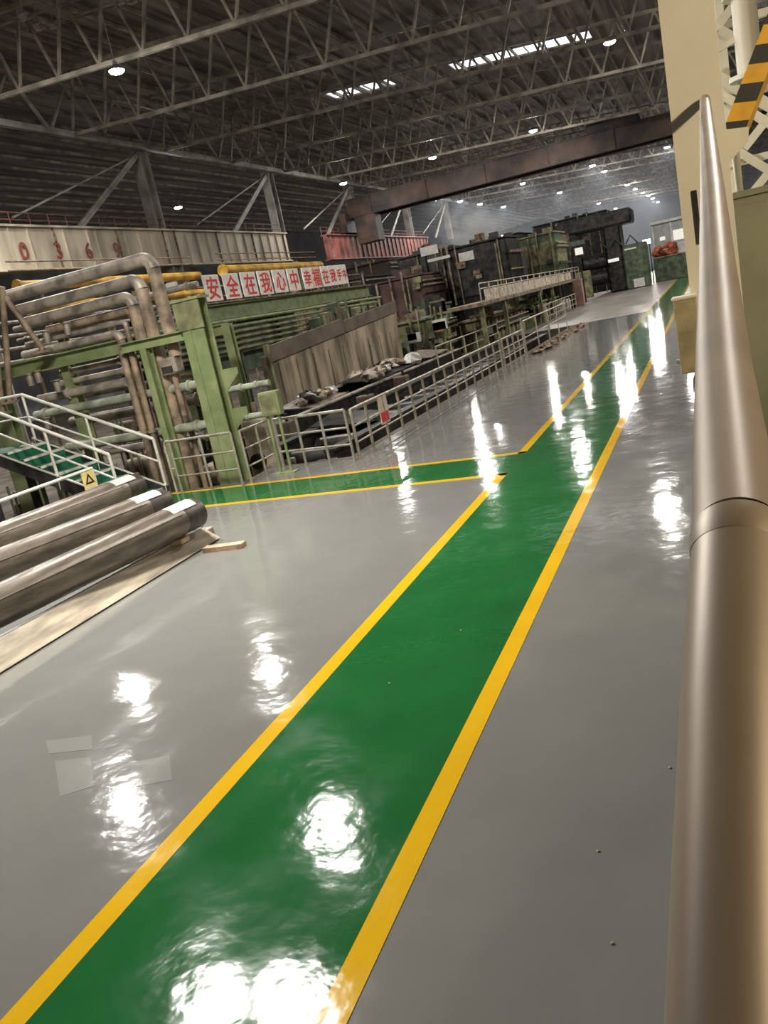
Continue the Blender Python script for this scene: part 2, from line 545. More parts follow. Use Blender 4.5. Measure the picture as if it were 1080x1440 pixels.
# longitudinal truss, columns, crane girders on the left row x=-45
XG = -45.0
for gi, (y0, y1, m, lab) in enumerate([(18, 43, M_GIRDER, 'nearest beige crane girder cut by the left frame edge'),
                                       (43, 67, M_GIRDER, 'beige crane runway girder lettered with red numerals'),
                                       (67, 90.5, M_GIRDER, 'beige crane runway girder between the numerals and the dark gap'),
                                       (102, 145, M_REDGIRDER, 'faded red crane runway girder beyond the dark gap')]):
    g = thing('crane_girder', lab, 'girder', (XG, y0, 10.6), 'crane runway girders on the left')
    MB().box((XG - .6, y0 + .03, 10.75), (XG - .05, y1 - .03, 13.7)).part('web_plate', m, g)
    MB().box((XG - .9, y0 + .03, 13.7), (XG + .25, y1 - .03, 13.85)).part('top_flange', m, g)
    MB().box((XG - .9, y0 + .03, 10.6), (XG + .25, y1 - .03, 10.75)).part('bottom_flange', m, g)
    n = int((y1 - y0) / 1.75)
    for k in range(n):
        y = y0 + (k + .5) * (y1 - y0) / n
        if gi == 1 and min(abs(y - q) for q in (48.5, 52.0, 55.4, 58.9)) < .7:
            y += 0.85
        MB().box((XG - .05, y - .02, 10.75), (XG + .12, y + .02, 13.7)).part('stiffener', m if k % 4 else M_RUST, g)
    if gi == 1:
        for ch, y in zip('0369', (48.5, 52.0, 55.4, 58.9)):
            text_mesh(ch, 1.75, M_REDLETTER, 'numeral', g, (XG + 0.17, y, 12.0), (0, 1, 0), (0, 0, 1), 0.01, 0.03)
    # railing on the girder
    for z in (14.4, 14.9):
        MB().tube([(XG - .7, y0, z), (XG - .7, y1, z)], 0.035, 6).part('rail', M_REDGIRDER, g)
    for k in range(int((y1 - y0) / 2) + 1):
        MB().tube([(XG - .7, y0 + .05 + 2 * k * .98, 13.85), (XG - .7, y0 + .05 + 2 * k * .98, 14.9)], 0.035, 6).part('rail_post', M_REDGIRDER, g)

for k, y in enumerate((43, 67, 91, 115, 139, 163)):
    t = thing('hall_column', 'grey steel hall column carrying the crane girder, %s from the camera' % ORD[k], 'column', (XG - .9, y, -1.5), 'hall columns on the left')
    x = XG - 1.0
    MB().ibeam((x, y, 13.85), (x, y, chord_z(XG)), 1.0, 1.3, 0.09, up=(0, 1, 0)).part('upper_shaft', M_COLUMN, t)
    MB().ibeam((XG - .4, y, -1.5), (XG - .4, y, 10.6), 1.1, 1.6, 0.12, up=(0, 1, 0)).part('lower_shaft', M_COLUMN, t)
    for s in (-1,):
        for d in (-.22, .22):
            MB().bar((x + .3, y + s * .3 + d, chord_z(XG) - .2), (x + .3, y + s * 11 + d, 13.9), 0.22, 0.22).part('knee_brace', M_COLUMN, t)
        MB().bar((x + .1, y + s * .2, chord_z(XG) - .3), (x + .1, y + s * 17.5, 14.6), 0.14, 0.14).part('thin_brace', M_COLUMN, t)
lt = thing('longitudinal_truss', 'long steel truss above the left column row', 'truss', (XG, 30, 20))
MB().bar((XG, 18, chord_z(XG)), (XG, 300, chord_z(XG)), 0.45, 0.45).part('bottom_chord', M_COLUMN, lt)
MB().bar((XG, 18, 24.6), (XG, 300, 24.6), 0.3, 0.3).part('top_chord', M_TRUSS, lt)
for k in range(30):
    y = 19 + k * 6
    MB().bar((XG, y, chord_z(XG)), (XG, y + 3, 24.6), 0.2, 0.2).part('diagonal', M_COLUMN, lt)
    MB().bar((XG, y + 3, 24.6), (XG, y + 6, chord_z(XG)), 0.2, 0.2).part('diagonal', M_COLUMN, lt)

# electric cable lines hung under the near roof
for k, (y, dz) in enumerate(((44.5, 1.6), (45.6, 1.9), (47.0, 1.5))):
    t = thing('cable_tray', 'thin conduit run under the near roof, %s of three' % ('nearest', 'middle', 'farthest')[k], 'conduit', (-20, y, 22), 'conduits under the near roof')
    MB().bar((-38, y, deck_z(-38) - dz), (6, y, deck_z(6) - dz), 0.12, 0.10).part('tray', M_TRUSS, t)
    for x in range(-36, 6, 6):
        MB().box((x - .3, y - .15, deck_z(x) - dz - .15), (x + .3, y + .15, deck_z(x) - dz + .18)).part('clamp', M_PIPE, t)
        MB().tube([(x, y, deck_z(x) - dz), (x, y, deck_z(x))], 0.03, 5).part('hanger', M_TRUSS, t)

# overhead crane
cr = thing('overhead_crane', 'rusty brown overhead travelling crane bridge spanning the hall', 'crane', (-20, 111, 15.7))
for y in (110, 113.5):
    MB().box((-44.4, y - .5, 15.8), (11, y + .5, 18.1)).part('bridge_girder', M_CRANE, cr)
    MB().box((-44.4, y - .7, 18.1), (11, y + .7, 18.25)).part('girder_flange', M_CRANE, cr)
for x in (-41, -33, -25, -17, -9, -1):
    MB().box((x - .06, 109.3, 15.8), (x + .06, 109.5, 18.1)).part('girder_rib', M_CRANE, cr)
MB().box((-45.35, 108, 14.0), (-44.4, 115.5, 16.5)).part('end_carriage', M_CRANE, cr)
MB().box((-12, 109.7, 18.25), (-6, 114, 19.3), .1).part('trolley', M_CRANE, cr)
MB().box((-43.6, 109.0, 12.2), (-40.6, 111.5, 15.8), .1).part('operator_cabin', M_CRANE, cr)
for z in (18.8, 19.3):
    MB().tube([(-44, 109.3, z), (-12.2, 109.3, z)], 0.03, 5).part('rail', M_CRANE, cr)

# ------------------------------------------------------------------ high-bay lamps
lens_mesh = house_mesh = fin_mesh = rod_mesh = brk_mesh = None


def lamp_parts():
    global lens_mesh, house_mesh, fin_mesh, rod_mesh, brk_mesh
    r = 0.42
    mb = MB()
    n = 20
    vs, fs = [], []
    for j in range(4):
        a = math.pi / 2 * j / 4
        vs += [(r * math.cos(a) * math.cos(2 * math.pi * k / n), r * math.cos(a) * math.sin(2 * math.pi * k / n), -0.15 * math.sin(a)) for k in range(n)]
    vs.append((0, 0, -0.15))
    for j in range(3):
        for k in range(n):
            q = (k + 1) % n
            fs.append((j * n + k, (j + 1) * n + k, (j + 1) * n + q, j * n + q))
    for k in range(n):
        fs.append((3 * n + k, 4 * n, 3 * n + (k + 1) % n))
    mb.add(vs, fs, True)
    lens_mesh = mb.mesh('lens', M_LENS)
    mb = MB()
    mb.tube([(0, 0, 0.02), (0, 0, 0.06), (0, 0, 0.22), (0, 0, 0.34)], [0.46, 0.46, 0.30, 0.16], 16)
    house_mesh = mb.mesh('housing', M_HOUSING)
    mb = MB()
    mb.tube([(0, 0, 0.34), (0, 0, 0.5)], 0.14, 10)
    brk_mesh = mb.mesh('driver_box', M_HOUSING)
    mb = MB()
    mb.tube([(0, 0, 0), (0, 0, 1)], 0.03, 6)
    rod_mesh = mb.mesh('hanger_rod', M_TRUSS)


lamp_parts()


def lamp(x, y, label, z=18.7, group='high-bay lamps under the roof', low=False):
    t = thing('high_bay_lamp', label, 'lamp', (x, y, z), group)
    for nm, me in (('lens', lens_mesh), ('housing', house_mesh), ('driver_box', brk_mesh), ('hanger_rod', rod_mesh)):
        if low and nm == 'lens':
            me = me.copy()
            me.materials[0] = M_LENSL
        o = bpy.data.objects.new(nm, me)
        C.objects.link(o)
        o.parent = t
        if nm == 'hanger_rod':
            o.location = (0, 0, 0.5)
            o.scale = (1, 1, max(0.3, deck_z(x) - z - 0.5))
    return t


lamp(-29.7, 43.2, 'brightest and largest high-bay lamp at the upper left')
lamp(-5.3, 71.4, 'high-bay lamp at the top beside the cream column')
lamp(-16.6, 99.7, 'high-bay lamp right of centre just in front of the crane bridge')
lamp(-28.3, 98.7, 'middle high-bay lamp of three in front of the crane bridge')
lamp(-40.0, 98.9, 'left high-bay lamp of three in front of the crane bridge')
lamp(-54.6, 84.5, 'high-bay lamp in the dark bay just above the numbered girder')
lamp(-27.4, 146.5, 'brightest high-bay lamp in the haze below the crane bridge')
lamp(-4.4, 148.0, 'high-bay lamp touching the left edge of the cream column')
lamp(-15.9, 146.8, 'left lamp of the bright pair beyond the crane bridge')
lamp(-15.4, 159.9, 'right lamp of the bright pair beyond the crane bridge')
for k, (x, y) in enumerate([(-39.0, 134.9), (-39.1, 148.8), (-38.8, 161.7), (-38.1, 178.7)]):
    lamp(x, y, 'high-bay lamp in the smoky left row beyond the crane, %s from the left' % ('first', 'second', 'third', 'fourth')[k])
lamp(-26.3, 178.3, 'single small high-bay lamp right of the smoky row')
for k, (x, y) in enumerate([(-14.8, 198.7), (-14.4, 215.5), (-13.8, 232.8), (-13.4, 248.3), (-13.2, 264.4), (-13.0, 287.2)]):
    lamp(x, y, 'tiny far lamp in the receding diagonal row, %s from its near end' % ('first', 'second', 'third', 'fourth', 'fifth', 'sixth')[k])
lamp(-24.9, 233.1, 'left one of two tiny far lamps above the dark mill stand')
lamp(-24.2, 269.9, 'right one of two tiny far lamps above the dark mill stand')
# lamps out of frame: mirrored ones known from the floor, others added for light
for x, y, lab in [(-39.5, 41.1, 'lamp outside the frame, mirrored in the floor just right of the board'),
                  (-29.7, 28.1, 'lamp outside the frame, mirrored in the floor beside the pale patches'),
                  (-17.7, 27.4, 'lamp outside the frame, mirrored in the middle of the near green walkway'),
                  (-29.5, 12, 'added fill lamp outside the frame, left of the camera'),  # unseen lamp added as fill
                  (6.5, 30, 'added lamp outside the frame in the right row, nearest to the camera'),  # right row: unseen, added to light boards and pit wall from the right
                  (6.5, 43, 'added lamp outside the frame in the right row, second from the camera'),
                  (6.5, 57, 'added lamp outside the frame in the right row, third from the camera'),
                  (6.5, 71, 'added lamp outside the frame in the right row, fourth from the camera'),
                  (6.5, 99, 'added lamp outside the frame in the right row, fifth from the camera')]:
    lamp(x, y, lab, group='lamps outside the frame')
lamp(-8.1, 8.1, 'low hung lamp outside the frame, mirrored at the bottom left of the walkway', 7.0, 'lamps outside the frame', True)
lamp(-6.7, 8.25, 'low hung lamp outside the frame, mirrored at the bottom edge of the walkway', 7.0, 'lamps outside the frame', True)

# ------------------------------------------------------------------ near column, handrail, box, cabinet on the right
col = thing('steel_column', 'cream painted steel column in the right foreground', 'column', (0.03, 6.0, 0))
MB().box((-0.135, 5.92, 0.02), (0.175, 5.945, 9.0)).part('front_flange', M_CREAM, col)
MB().box((-0.135, 6.20, 0.02), (0.175, 6.225, 9.0)).part('rear_flange', M_CREAM, col)
MB().box((0.010, 5.945, 0.02), (0.030, 6.20, 9.0)).part('web', M_CREAM, col)
MB().box((-0.2, 5.85, 0), (0.24, 6.3, 0.02)).part('base_plate', M_CREAM, col)
mb = MB()
mb.add([(0.03, 6.10, 2.95), (0.30, 6.10, 3.18), (0.31, 6.10, 3.26), (0.03, 6.10, 3.30), (0.03, 6.12, 2.95), (0.30, 6.12, 3.18), (0.31, 6.12, 3.26), (0.03, 6.12, 3.30)],
       [(0, 1, 2, 3), (7, 6, 5, 4), (0, 4, 5, 1), (1, 5, 6, 2), (2, 6, 7, 3), (3, 7, 4, 0)])
mb.part('gusset_plate', M_CREAM, col)
MB().box((-0.062, 5.912, 2.62), (-0.03, 5.92, 2.95)).part('slotted_bracket', M_DARKST, col)

hr = thing('handrail_pipe', 'large blurred steel handrail pipe running up to the cream column', 'handrail', (-0.172, -1.54, 0))
near = [(-0.172, -1.54, 1.31), (-0.0215, 0.31, 2.27), (-0.0107, 0.4465, 2.347), (-0.001, 0.560, 2.400)]
far_ = [(0.0, 0.574, 2.407), (0.003, 1.0, 2.465), (0.012, 1.6, 2.565), (0.025, 2.4, 2.725), (0.045, 4.0, 3.06), (0.07, 5.80, 3.44), (0.071, 5.86, 3.452), (0.072, 5.92, 3.455)]
MB().tube(near, 0.030, 48).part('rail', M_NEARPIPE, hr)
MB().tube(far_, [0.030] * 6 + [0.027, 0.02], 48).part('rail', M_NEARPIPE, hr)
MB().tube([(-0.0015, 0.557, 2.3985), (-0.0005, 0.567, 2.4035), (0.0, 0.578, 2.4077)], [0.0302, 0.0312, 0.0302], 48).part('weld_seam', M_NEARPIPE, hr)
MB().tube([(-0.172, -1.54, 0), (-0.172, -1.54, 1.31)], 0.03, 16).part('post', M_NEARPIPE, hr)

bx = thing('switch_box', 'khaki metal switch box on the edge of the cream column', 'switch box', (-0.18, 5.8, 1.9))
MB().box((-0.242, 5.76, 1.82), (-0.10, 5.92, 2.31), 0.008).part('body', M_BOXPAINT, bx)
MB().box((-0.250, 5.75, 2.298), (-0.092, 5.93, 2.318), 0.006).part('lid_rim', M_CREAM, bx)
MB().tube([(-0.242, 5.82, 1.90), (-0.262, 5.82, 1.90)], 0.018, 10).part('knob', M_WHITEST, bx)
MB().tube([(-0.145, 5.84, 1.82), (-0.165, 5.84, 1.77), (-0.170, 5.83, 1.71), (-0.165, 5.83, 1.65), (-0.145, 5.83, 1.58), (-0.10, 5.85, 1.50), (-0.06, 5.88, 1.40), (-0.05, 5.905, 0.9), (-0.05, 5.905, 0.03)], 0.011, 8).part('cable', M_RUBBER, bx)

cb = thing('green_cabinet', 'olive green equipment cabinet behind the handrail pipe', 'cabinet', (1.5, 8.5, 0))
MB().box((0.08, 8.0, 0.08), (3.2, 9.6, 2.93), 0.02).part('body', M_PANEL, cb)
MB().box((0.10, 8.05, 0), (3.18, 9.55, 0.08)).part('plinth', M_GREENDK, cb)
MB().box((0.06, 7.98, 2.93), (3.22, 9.62, 2.98)).part('top_plate', M_PANEL, cb)
for k in range(3):
    d = MB().box((0.14 + k * 1.02, 7.975, 0.16), (1.12 + k * 1.02, 8.0, 2.86), 0.008).part('door', M_PANEL, cb)
    MB().box((1.02 + k * 1.02, 7.95, 1.3), (1.06 + k * 1.02, 7.975, 1.6)).part('handle', M_DARKST, d)

hz = thing('striped_barrier_beam', 'yellow and black striped inclined beam at the upper right', 'barrier', (0.6, 7.2, 2.98))
p0, p1 = Vector((0.155, 7.2, 3.32)), Vector((0.88, 7.2, 4.70))
nst = 12
for k in range(nst):
    a = p0 + (p1 - p0) * (k / nst)
    b = p0 + (p1 - p0) * ((k + 1) / nst)
    w = 0.155
    dz = 0.012
    mb = MB()
    vs = []
    for y in (7.17, 7.23):
        vs += [(a.x, y, a.z + dz), (a.x + w, y, a.z - dz), (b.x + w, y, b.z - dz), (b.x, y, b.z + dz)]
    mb.add(vs, [(0, 1, 2, 3), (7, 6, 5, 4), (0, 4, 5, 1), (1, 5, 6, 2), (2, 6, 7, 3), (3, 7, 4, 0)])
    mb.part('stripe_band', M_HAZB if k % 2 == 0 else M_HAZY, hz)
MB().bar((0.32, 7.25, 3.30), (1.05, 7.25, 4.68), 0.03, 0.03).part('edge_angle', M_YELBEAM, hz)
MB().tube([(0.97, 7.25, 4.62), (0.97, 8.3, 2.98)], 0.03, 8).part('strut', M_CREAMLT, hz)
MB().tube([(0.26, 7.26, 3.36), (0.30, 8.2, 2.98)], 0.03, 8).part('strut', M_CREAMLT, hz)

# pale steel lattice and pipe standing farther right
la = thing('pale_steel_lattice', 'pale cream steel lattice tower beyond the green cabinet', 'lattice tower', (1.2, 12.5, 0))
for x in (0.42, 2.0):
    MB().bar((x, 12.5, 0), (x, 12.5, 7.5), 0.1, 0.1).part('post', M_CREAMLT, la)
    MB().bar((x, 13.9, 0), (x, 13.9, 7.5), 0.1, 0.1).part('post', M_CREAMLT, la)
for z in (2.95, 3.55, 4.35, 5.2, 6.2, 7.3):
    MB().bar((0.3, 12.45, z), (2.1, 12.45, z), 0.08, 0.09).part('crossbar', M_CREAMLT, la)
    MB().bar((0.42, 12.5, z), (0.42, 13.9, z), 0.06, 0.07).part('crossbar', M_CREAMLT, la)
for i, z in enumerate((2.2, 2.95, 3.55, 4.35, 5.2)):
    MB().bar((0.4, 12.4, z), (1.25, 12.4, z + .8), 0.07, 0.10).part('diagonal', M_CREAMLT, la)
    MB().bar((1.25, 12.38, z), (0.4, 12.38, z + .8), 0.07, 0.10).part('diagonal', M_CREAMLT, la)
MB().bar((0.18, 12.3, 4.72), (0.95, 12.3, 4.05), 0.09, 0.13).part('brace', M_CREAMLT, la)

vp = thing('vertical_duct', 'cream vertical pipe with flanges at the upper right corner', 'pipe', (0.62, 11.0, 4.25))
MB().tube([(0.62, 11.0, 4.25), (0.62, 11.0, deck_z(0.62) - .03)], 0.13, 20).part('pipe', M_CREAM, vp)
for z in (4.28, 5.12):
    MB().tube([(0.62, 11.0, z), (0.62, 11.0, z + .05)], 0.22, 20).part('flange', M_CREAM, vp)
MB().bar((0.30, 11.0, 4.66), (0.62, 11.0, 4.76), 0.06, 0.06).part('bracket', M_CREAMLT, vp)

# warm lamp on a pole at the right, lighting the column and handrail
wl = thing('warm_pole_lamp', 'warm floodlight on a pole right of the camera, out of the frame', 'lamp', (4.85, 0.5, 0))
MB().tube([(4.85, 0.5, 0), (4.85, 0.5, 5.3)], 0.06, 12).part('pole', M_CREAM, wl)
hd = Vector((4.6, 0.6, 5.0))
dirv = (Vector((0.0, 4.6, 2.8)) - hd).normalized()
xq = dirv.cross(Vector((0, 0, 1))).normalized()
yq = xq.cross(dirv)
mb = MB()
mb.bar(hd - dirv * .18, hd - dirv * .01, 0.5, 0.4, up=yq)
mb.part('housing', M_HOUSING, wl)
mb = MB()
mb.add([hd + xq * (a * .23) + yq * (b * .18) for a, b in ((-1, -1), (1, -1), (1, 1), (-1, 1))], [(3, 2, 1, 0)])
ln = mb.part('lens', M_LENSW, wl)
MB().bar(hd - yq * .20, hd - yq * .20 + dirv * .9, 0.6, 0.02, up=yq).part('added_visor', M_HOUSING, wl)  # unseen plate added to keep the warm light off the floor

# ------------------------------------------------------------------ rolls on the storage skid
P = [((-6.92, 9.28, 0.47), (-7.22, 6.0, 0.47)), ((-7.97, 10.00, 0.53), (-8.52, 7.30, 0.53)), ((-9.49, 11.34, 0.60), (-9.77, 8.46, 0.60))]
for k, (a, b) in enumerate(P):
    a, b = Vector(a), Vector(b)
    d = (b - a).normalized()
    L = 4.7
    R = 0.225
    e = a + d * L
    t = thing('steel_roll', ['dark oiled steel roll nearest the walkway on the skid', 'middle one of the three dark steel rolls', 'rearmost of the three dark steel rolls beside the stairs'][k], 'roll', (e.x, e.y, a.z - R), 'steel rolls on the storage skid')
    MB().tube([a + d * .42, a + d * .44, e], [R - .004, R, R], 40).part('barrel', M_ROLL, t)
    MB().tube([a, a + d * .03, a + d * .42], [R - .03, R - .012, R - .012], 40).part('end_sleeve', M_ROLLEND, t)
    MB().tube([a - d * .03, a + d * .002], 0.09, 20).part('bore_cap', M_BLACK, t)
    # seam ridge along the barrel
    s = d.cross(Vector((0, 0, 1))).normalized()
    if s.x < 0:
        s = -s
    ang = math.radians(28)
    off = s * (math.cos(ang) * R) + Vector((0, 0, math.sin(ang) * R))
    MB().tube([a + d * .5 + off, e + off - d * 0 - d * .05], 0.008, 6).part('seam_ridge', M_ROLL, t)
    # curved paper label on the upper side
    mb = MB()
    vs, fs = [], []
    nn = 10
    for j, q in enumerate((.14 + .02 * k, .62 + .02 * k)):
        for i in range(nn + 1):
            an = math.radians(42 + 52 * i / nn)
            vs.append(a + d * q + s * (math.cos(an) * (R + .004)) + Vector((0, 0, math.sin(an) * (R + .004))))
    for i in range(nn):
        fs.append((i, i + 1, nn + 2 + i, nn + 1 + i))
    mb.add(vs, fs, True)
    o = mb.part('paper_label', M_PAPER, t)
    o['label'] = 'white paper label on the roll end'

sk = thing('tan_side_board', 'long tan weathered board along the near side of the rolls', 'board', (-6.75, 6.5, 0))
mb = MB()
mb.add([(-6.66, 3.9, 0.02), (-6.76, 9.46, 0.02), (-6.98, 9.42, 0.20), (-6.92, 3.9, 0.27), (-6.71, 3.9, 0.0), (-6.81, 9.46, 0.0), (-7.02, 9.42, 0.17), (-6.96, 3.9, 0.24)],
       [(0, 1, 2, 3), (7, 6, 5, 4), (0, 4, 5, 1), (1, 5, 6, 2), (2, 6, 7, 3), (3, 7, 4, 0)])
mb.part('face_board', M_PLANK, sk)
MB().bar((-6.95, 3.9, 0.268), (-7.01, 9.40, 0.198), 0.06, 0.02).part('edge_strip', M_PLANKTOP, sk)
MB().box((-7.4, 9.30, 0.0), (-7.03, 9.40, 0.17)).part('end_board', M_PLANK, sk)

SUP = [(-6.95, 8.95), (-8.05, 9.45), (-9.62, 10.6)]
for k, y in enumerate((8.75, 5.6)):
    xs = [p[0] for p in SUP]
    t = thing('support_timber', ['timber sleeper under the far end of the rolls', 'timber sleeper under the near part of the rolls'][k], 'timber', (-8, y, 0), 'timbers under the rolls')
    MB().box((-10.2, y - .12, 0), (-7.05, y + .12, 0.2), 0.01).part('sleeper', M_PLANK, t)
    for i, (a, b) in enumerate(P):
        f = (y - a[1]) / (b[1] - a[1])
        x = a[0] + f * (b[0] - a[0])
        z = a[2] - 0.225
        MB().box((x - .16, y - .1, 0.2), (x + .16, y + .1, z + .012)).part('wedge_block', M_WOOD, t)
MB().bar((-6.62, 8.86, .035), (-6.04, 8.92, .035), 0.15, 0.07).single('loose_timber', M_WOOD, 'short raw timber offcut sticking out from under the board', 'timber', loc=(-6.4, 8.9, 0))
for i, (x, y, r) in enumerate(((-7.02, 9.50, .09), (-7.24, 9.56, .1))):
    MB().box((x - r, y - .1, 0), (x + r, y + .1, 0.16 + .06 * i), .01).single('wood_block', M_PLANK, ['lower', 'taller'][i] + ' wooden chock block at the end of the nearest roll', 'block', 'chock blocks', loc=(x, y, 0))


# ------------------------------------------------------------------ railings
def railing(pts, label, m, h=1.0, r=0.028, rails=(1.0, .66, .33), posts=2, name='guard_railing', zb=0.0, group='guard railings along the pit', post_r=None, caps=True):
    """posts+rails between consecutive floor points"""
    t = thing(name, label, 'railing', (pts[0][0], pts[0][1], zb), group)
    for i, (a, b) in enumerate(zip(pts[:-1], pts[1:])):
        A, B = Vector((*a, zb)), Vector((*b, zb))
        for q in rails:
            z = Vector((0, 0, h * q))
            MB().tube([A + z, B + z], r if q == rails[0] else r * .72, 8).part('top_rail' if q == rails[0] else 'mid_rail', m, t)
        n = posts[i] if isinstance(posts, (list, tuple)) else posts
        for k in range(n + 1):
            if k == 0 and i > 0:
                continue
            p = A + (B - A) * (k / n)
            MB().tube([p, p + Vector((0, 0, h))], post_r or r, 8).part('post', m, t)
    return t


railing([(-10.0, 13.14), (-8.52, 13.05)], 'stainless railing section between the stairs and the green column', M_RAILNEAR, 1.05, 0.027, posts=2)
railing([(-8.40, 13.18), (-8.42, 14.40)], 'short stainless railing section turning back behind the green column', M_RAILNEAR, 1.03, 0.027, posts=2)
railing([(-8.36, 14.42), (-6.62, 14.12)], 'stainless railing section with rounded corner left of the long pit fence', M_RAILNEAR, 1.0, 0.03, posts=3)
railing([(-6.58, 14.3), (-6.60, 15.1), (-6.66, 27.2)], 'long stainless fence along the pit edge', M_RAILFAR, 0.97, 0.028, posts=[1, 13], post_r=0.033)
railing([(-6.67, 27.6), (-6.7, 31.2)], 'end stretch of the long pit fence with closer posts', M_RAILFAR, 0.97, 0.028, posts=4, post_r=0.033)
railing([(-6.7, 31.25), (-6.75, 31.5)], 'tall double end post of the pit fence', M_RAILFAR, 1.38, 0.03, rails=(1.0,), posts=1)
railing([(-6.75, 31.7), (-7.0, 43.5)], 'low rusty rail continuing past the pit fence', M_RAILFAR, 1.25, 0.03, rails=(1.0, .5), posts=4)
railing([(-8.2, 45.2), (-9.6, 52.0), (-9.7, 66)], 'far grey railing in front of the raised gallery', M_RAILFAR, 1.1, 0.03, posts=[4, 8])
railing([(-10.5, 4.2), (-10.5, 11.45)], 'low stainless railing behind the rolls with a yellow warning sign', M_STAINLESS, 1.0, 0.03, rails=(1.0, .5), posts=3)
railing([(-10.75, 33), (-10.75, 44)], 'thin pipe railing inside the pit beyond the long fence', M_RAILFAR, 2.35, 0.03, rails=(1.0, .8), posts=5, zb=-1.5)

ws = thing('warning_sign', 'small yellow warning sign with a black triangle on the low railing', 'sign', (-10.44, 11.3, 0.62))
MB().box((-10.462, 11.10, 0.58), (-10.452, 11.42, 0.98)).part('plate', M_SIGNYEL, ws)
mb = MB()
tri = [(11.14, .76), (11.38, .76), (11.26, .95)]
tin = [(11.2, .79), (11.32, .79), (11.26, .885)]
mb.add([(-10.449, y, z) for y, z in tri] + [(-10.449, y, z) for y, z in tin], [(0, 1, 4, 3), (1, 2, 5, 4), (2, 0, 3, 5)])
mb.part('triangle', M_BLACK, ws)
MB().box((-10.4505, 11.14, 0.62), (-10.449, 11.38, 0.70)).part('caption_bar', M_PAPER, ws)

fs_ = thing('fence_notice', 'small cream and red notice plate tied to the long pit fence', 'sign', (-6.55, 16.0, 0.5))
MB().box((-6.60, 15.75, 0.38), (-6.585, 16.25, 0.95)).part('plate', M_BOARD2, fs_)
MB().box((-6.586, 15.80, 0.42), (-6.575, 16.2, 0.62)).part('red_panel', M_REDSIGN, fs_)

gb = thing('pedestal_control_box', 'green control box on a two-legged stand behind the railing', 'control box', (-7.95, 13.95, 0))
for d in (-.12, .12):
    MB().tube([(-7.98 + d, 13.82, 0), (-7.98 + d, 13.82, 1.2)], 0.03, 8).part('leg', M_GREENST, gb)
MB().box((-8.18, 13.74, 1.15), (-7.76, 13.92, 1.62), .02).part('box', M_GREENST, gb)
MB().box((-8.14, 13.73, 1.2), (-7.8, 13.742, 1.57)).part('door', M_GREENMID, gb)
MB().box((-8.2, 13.70, 0), (-7.74, 13.96, 0.03)).part('base_plate', M_GREENST, gb)

# ------------------------------------------------------------------ stairs
st = thing('crossover_stairs', 'green treaded steel stairs with stainless handrails at the left', 'stairs', (-10.3, 12.45, 0))
x0, x1, zt = -10.35, -13.2, 1.48
ns = 8
ya, yb = 11.88, 13.05
for k in range(ns):
    xa = x0 + (x1 - x0) * k / ns
    xb = x0 + (x1 - x0) * (k + 1) / ns
    z = zt * (k + 1) / ns
    tr = MB().box((xb - .02, ya + .03, z - .04), (xa, yb - .03, z)).part('tread', M_STAIRGR, st)
    MB().box((xa - .015, ya + .03, z - zt / ns), (xa - .005, yb - .03, z - .04)).part('riser', M_STAIRGR, st)
    MB().box((xa - .03, ya + .03, z - .045), (xa + .005, yb - .03, z + .004)).part('nosing', M_STAINLESS, tr)
for y in (ya, yb):
    MB().bar((x0 + .1, y, 0.08), (x1 - .05, y, zt - .02), 0.05, 0.26).part('stringer', M_DARKST, st)
    MB().bar((x0 + .1, y - .03, 0.22), (x1 - .05, y - .03, zt + .11), 0.02, 0.03).part('stringer_edge', M_STAINLESS, st)
MB().box((-18.5, ya - .05, zt - .12), (x1, yb + .05, zt)).part('platform', M_STAIRGR, st)
for xx in (-13.6, -16.2):
    MB().box((xx - .06, ya, -1.5), (xx + .06, ya + .12, zt - .12)).part('platform_leg', M_DARKST, st)
    MB().box((xx - .06, yb - .12, -1.5), (xx + .06, yb, zt - .12)).part('platform_leg', M_DARKST, st)
for y, xe, zl in ((yb + .0, -10.27, 1.16), (ya - .0, -10.42, 1.14)):
    for q, r in ((0, .036), (.46, .022)):
        z0_, z1_ = zl - q, 2.49 - q
        MB().tube([(xe, y, z0_), (x1, y, z1_), (-18.4, y, z1_)], r, 10).part('handrail', M_STAINLESS, st)
    for xx in (xe, -11.75, x1, -14.9, -16.6):
        f = min(1, max(0, (xx - xe) / (x1 - xe)))
        zz = zl + f * (2.49 - zl)
        zb_ = min(zt, max(0, zt * (xx - x0) / (x1 - x0)))
        MB().tube([(xx, y, zb_ - .1 if xx < -11 else 0), (xx, y, zz)], 0.03, 8).part('post', M_STAINLESS, st)
lp = thing('end_loop_rail', 'narrow bent stainless loop beside the stair handrail', 'railing', (-10.15, 13.14, 0))
pts = [(-10.17, 13.2, 0), (-10.17, 13.2, .98), (-10.15, 13.2, 1.04), (-10.09, 13.19, 1.06), (-10.03, 13.18, 1.06)]
MB().tube(pts, 0.025, 8).part('bent_pipe', M_RAILFAR, lp)
MB().tube([(-10.17, 13.2, .5), (-10.03, 13.18, .5)], 0.018, 8).part('stub', M_RAILFAR, lp)

